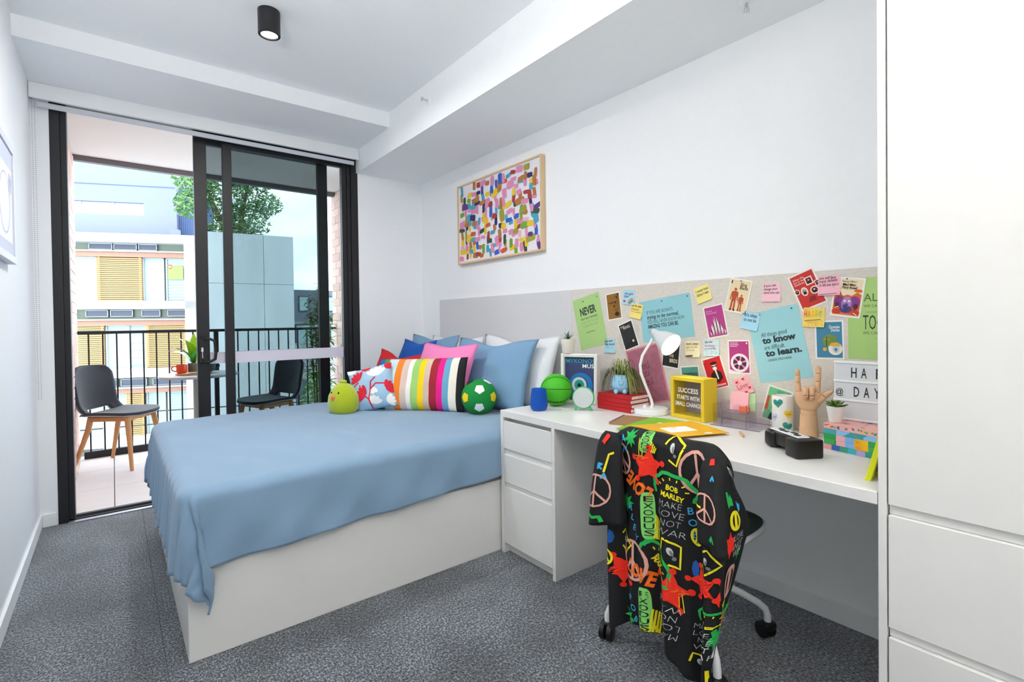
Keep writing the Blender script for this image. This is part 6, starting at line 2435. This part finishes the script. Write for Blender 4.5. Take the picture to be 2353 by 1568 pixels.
def col_letters(y, z, txt, dy, dz, size, rot=0.0):
    for i, ch in enumerate(txt):
        s_text('blue', y - dy * i, z - dz * i, ch, size, rot, .01)

leafstar(-2.937, .776, .030, .3)
leafstar(-2.928, .566, .033, .1)
leafstar(-2.935, .182, .036, .2)
peace('pink', -2.905, .705, .050, .007, .3, .6)
peace('pink', -3.178, .715, .060, .008, .15, .8)
peace('pink', -2.957, .385, .062, .009, 0, .85)
splat(-3.014, .705, .058, .3)
palmtree(-2.990, .742, .040, PI)
splat(-2.897, .325, .055, .9)
splat(-3.100, .345, .062, .2)
palmtree(-3.130, .335, .045, .1)
splat(-3.200, .398, .050, .6)
s_text('orange', -2.975, .632, 'LOVE', .062, R_(150), .05, .095)
s_text('orange', -2.985, .355, 'LOVE', .062, R_(-16), .05, .095)
cloud(-3.104, .650, .066, R_(-6))
cloud(-3.045, .405, .062, R_(-52))
scribble(-3.094, .562, .056, R_(2))
scribble(-3.087, .250, .054, R_(176))
scribble(-3.195, .232, .042, R_(4))
tag_block(-3.012, .545, .040, .150, R_(2))
tag_block(-3.006, .245, .038, .140, R_(4))
tag_block(-3.003, .775, .036, .060, R_(0))
photo_frame(-3.107, .768, .046, R_(10))
photo_frame(-3.104, .458, .050, R_(25))
photo_frame(-2.915, .425, .045, R_(-10))
photo_frame(-3.219, .470, .040, R_(-15))
photo_frame(-3.180, .150, .036, R_(20), 2)
col_letters(-2.893, .545, 'BOB', .010, .030, .030, R_(-5))
col_letters(-2.945, .555, 'RLEY', .010, .030, .028, R_(-12))
col_letters(-3.157, .600, 'BOB', .006, .034, .030, R_(5))
col_letters(-2.945, .260, 'BOB', .014, .030, .028, R_(-30))
col_letters(-2.905, .770, 'AW', .008, .034, .030, R_(20))
peace('yellow', -3.175, .525, .024, .006, .2, .6)
peace('yellow', -2.845, .360, .026, .006, .1, .8)
s_line('yellow', -3.03, .185, [(-.03, 0), (.0, .012), (.022, -.045)], .007)
cloud(-3.225, .300, .042, R_(0), ('', '+'))
s_fill('deep', -2.855, .430, circle(0, 0, .015, 8, .024))
s_fill('deep', -3.17, .43, circle(0, 0, .010, 8, .026))
leafstar(-3.24, .25, .030, .4)
s_line('yellow', -3.20, .13, [(.02, -.03), (.02, .035)], .006)
def w_line(col, u, v, pts, w, closed=False):
    decal_line(prints[col], shirt_pt, [(u + p[0], v + p[1]) for p in pts], w, -.0032 if False else .0032, closed=closed, ar=.75)
for (cu, cv, rr2) in ((.885, .42, .045), (.90, .72, .035)):
    c18 = [(rr2 * .9 * math.cos(2 * PI * i / 16), rr2 * 1.4 * math.sin(2 * PI * i / 16)) for i in range(16)]
    col = 'pink' if cv < .5 else 'yellow'
    w_line(col, cu, cv, c18, .007, True)
    w_line(col, cu, cv, [(0, rr2 * 1.4), (0, -rr2 * 1.4)], .007)
decal_poly(prints['red'], shirt_pt, [(.86 + .035 * q * math.cos(a), .60 + .07 * q * math.sin(a)) for a, q in [(2 * PI * i / 12, 1 if i % 2 else .6) for i in range(12)]], .0032)
decal_poly(prints['green'], shirt_pt, [(.93 + .022 * q * math.cos(a), .52 + .045 * q * math.sin(a)) for a, q in [(2 * PI * i / 14, 1 if i % 2 else .5) for i in range(14)]], .0032)
for cv, tx in ((.66, 'LOVE'), (.615, 'NOT'), (.575, 'WAR')):
    vs, fs = text2d(tx, 1.0, -.01, .15, 1.0, 'CENTER')
    prints['white'].add([tuple(on_surface(shirt_pt, .915 + px * .028, cv - .05 + py * .05, .0034)) for px, py in vs], fs)
w_line('blue', .94, .80, [(-.01, .03), (0, -.03), (.012, .02)], .006)
w_line('green', .86, .82, [(-.02, .04), (0, -.03), (.012, .03), (.02, -.02)], .008)
w_line('yellow', .85, .30, [(-.02, .04), (.015, .05), (.02, -.03)], .008)
w_line('orange', .90, .24, [(-.015, .02), (.01, .025), (0, -.03)], .010)
for k in PK:
    if prints[k].f:
        prints[k].build('print_' + k, SP[k], body, kind='stuff')
darkp.build('print_black', SHB, body, kind='stuff')
# print on the sleeves
def sleeve_uv(g, cu, cv, r, ar):
    return lambda pts: [((cu + p[0] * r / ar) % 1.0, min(.99, max(.01, cv + p[1] * r))) for p in pts]
sm = {k: MB() for k in ('pink', 'green', 'yellow', 'red', 'blue')}
def sl_line(g, col, cu, cv, pts, w, r, closed=False):
    uv = [(cu + p[0] * r * .9, cv - p[1] * r) for p in pts]
    decal_line(sm[col], lambda u, v: g(u % 1, v), uv, w, -.0030 if True else 0, closed=closed, ar=1.0)
def sl_peace(g, cu, cv, r):
    sl_line(g, 'pink', cu, cv, [(math.cos(2 * PI * i / 16), math.sin(2 * PI * i / 16)) for i in range(16)], .010, r, True)
    sl_line(g, 'pink', cu, cv, [(0, 1), (0, -1)], .010, r)
    sl_line(g, 'pink', cu, cv, [(0, 0), (.7, -.7)], .010, r)
    sl_line(g, 'pink', cu, cv, [(0, 0), (-.7, -.7)], .010, r)
sl_peace(sl_l, .68, .62, .17)
sl_line(sl_l, 'green', .66, .93, [(-1, .4), (-.5, .6), (.2, .2), (.8, .3), (1, -.3)], .016, .10)
sl_line(sl_l, 'yellow', .80, .30, [(-.4, -1), (0, .6), (.6, .8)], .012, .12)
sl_line(sl_l, 'blue', .72, .36, [(-.6, -.6), (-.6, .6), (.4, .5), (-.5, 0), (.4, -.6)], .010, .05)
sl_line(sl_l, 'blue', .76, .46, [(-.6, -.6), (0, .6), (.6, -.6)], .010, .05)
sl_line(sl_l, 'red', .74, .08, [(-.6, -.6), (0, .6), (.6, .2)], .030, .06)
sl_peace(sl_r, .72, .55, .16)
sl_line(sl_r, 'yellow', .62, .40, [(-.3, 1), (-.3, -1), (.4, -1)], .012, .16)
sl_line(sl_r, 'red', .78, .04, [(-.6, 0), (.6, .2)], .030, .08)
sl_line(sl_r, 'blue', .80, .2, [(-.4, -.6), (.2, .6), (.6, -.4)], .010, .05)
sl_line(sl_r, 'green', .8, .85, [(-.4, -.6), (.2, .6), (.6, -.4)], .014, .06)
for k, m in sm.items():
    if m.f:
        m.build('sleeve_print_' + k, SP[k], body, kind='stuff')

# ================================================================== PICTURES
art = empty('abstract_painting', (0, 0, 0), 0, 'bright dabbed abstract painting in a thin pale wood frame above the headboard', 'painting')
AW, AH = .985, .608
art.matrix_basis = panelM((-.002, -1.138, 1.914), (0, -1))
ASH = mat('pale_ash', 'd9bd96', .55, .10, 20, .05, 80, stretch=(1, 1, 8))
for (x0, y0, x1, y1) in ((-AW / 2, -AH / 2, -AW / 2 + .012, AH / 2), (AW / 2 - .012, -AH / 2, AW / 2, AH / 2), (-AW / 2 + .012, -AH / 2, AW / 2 - .012, -AH / 2 + .012), (-AW / 2 + .012, AH / 2 - .012, AW / 2 - .012, AH / 2)):
    MB().box(x0, y0, 0, x1, y1, .034, bev=.001).build('frame_bar', ASH, art)
MB().box(-AW / 2 + .012, -AH / 2 + .012, .004, AW / 2 - .012, AH / 2 - .012, .024).build('canvas', mat('canvas_white', 'e6e3ea', .85, .02, 90, .1, 600), art)
PC = ['d98bb0', 'd98bb0', 'd98bb0', 'd98bb0', 'e3b3c4', 'b0733c', 'b0733c', 'e3c22c', 'e3c22c', 'e3c22c', 'a53a33', '4a9fb8', '4a9fb8', '2b5fc0', '6da23c', '34503f', '2a2f63', 'c85a2b', '9d9a34', '5a3a82', 'd98bb0', 'b0733c']
PCU = sorted(set(PC))
ra = random.Random(42)
mb = MB()
nx, ny = 17, 13
k = 0
for j in range(ny):
    for i in range(nx):
        if ra.random() < .10:
            continue
        cx = -AW / 2 + .03 + (AW - .06) * (i + .5 + ra.uniform(-.35, .35)) / nx
        cy = -AH / 2 + .03 + (AH - .06) * (j + .5 + ra.uniform(-.35, .35)) / ny
        horiz = ra.random() < .58
        L, T = ra.uniform(.046, .082), ra.uniform(.026, .042)
        if ra.random() < .12:
            L, T = ra.uniform(.07, .10), ra.uniform(.045, .06)
        sx, sy = (L, T) if horiz else (T, L)
        rot = ra.uniform(-.15, .25)
        pts = []
        n = 14
        for q in range(n):
            a = 2 * PI * q / n
            e = .45
            px = sx / 2 * math.copysign(abs(math.cos(a)) ** e, math.cos(a)) * ra.uniform(.88, 1.1)
            py = sy / 2 * math.copysign(abs(math.sin(a)) ** e, math.sin(a)) * ra.uniform(.86, 1.12)
            X_ = cx + math.cos(rot) * px - math.sin(rot) * py
            Y_ = cy + math.sin(rot) * px + math.cos(rot) * py
            pts.append((max(-AW / 2 + .0125, min(AW / 2 - .0125, X_)), max(-AH / 2 + .0125, min(AH / 2 - .0125, Y_))))
        flat(mb, pts, .0242 + .000012 * k, PCU.index(ra.choice(PC)))
        k += 1
mb.build('paint_dabs', [mat('paint_' + c, c, .6, .10, 120, .2, 500) for c in PCU], art, kind='stuff')

# white framed line print on the left wall
lpz = empty('line_print', (0, 0, 0), 0, 'white framed pale line print on the left wall', 'picture')
lpz.matrix_basis = panelM((-2.5045, -1.175, 1.693), (0, 1))
LFM = mat('pale_frame_grey', 'd5d8e2', .5, .01, 60)
QW, QH = .50, .50
for (x0, y0, x1, y1) in ((-QW / 2, -QH / 2, -QW / 2 + .03, QH / 2), (QW / 2 - .03, -QH / 2, QW / 2, QH / 2), (-QW / 2 + .03, -QH / 2, QW / 2 - .03, -QH / 2 + .03), (-QW / 2 + .03, QH / 2 - .03, QW / 2 - .03, QH / 2)):
    MB().box(x0, y0, 0, x1, y1, .028, bev=.001).build('frame_bar', LFM, lpz)
MB().box(-QW / 2 + .03, -QH / 2 + .03, 0, QW / 2 - .03, QH / 2 - .03, .022).build('backing', mat('pale_backing', 'cdd3e4', .7), lpz)
mb = MB()
rect(mb, -.19, -.17, .205, .14, .0224)
mb.build('sheet', mat('sheet_white', 'eef0f6', .7), lpz)
mb = MB()
ring(mb, .02, -.02, .118, .124, .0228, 0, 36)
for x in (.13, .16, .185):
    rect(mb, x - .006, .04, x + .006, .12, .0228, 0)
ring(mb, .16, .085, .012, .018, .0230, 0, 16)
mb.build('line_drawing', mat('pale_lavender_ink', 'b9c2dd', .7), lpz)
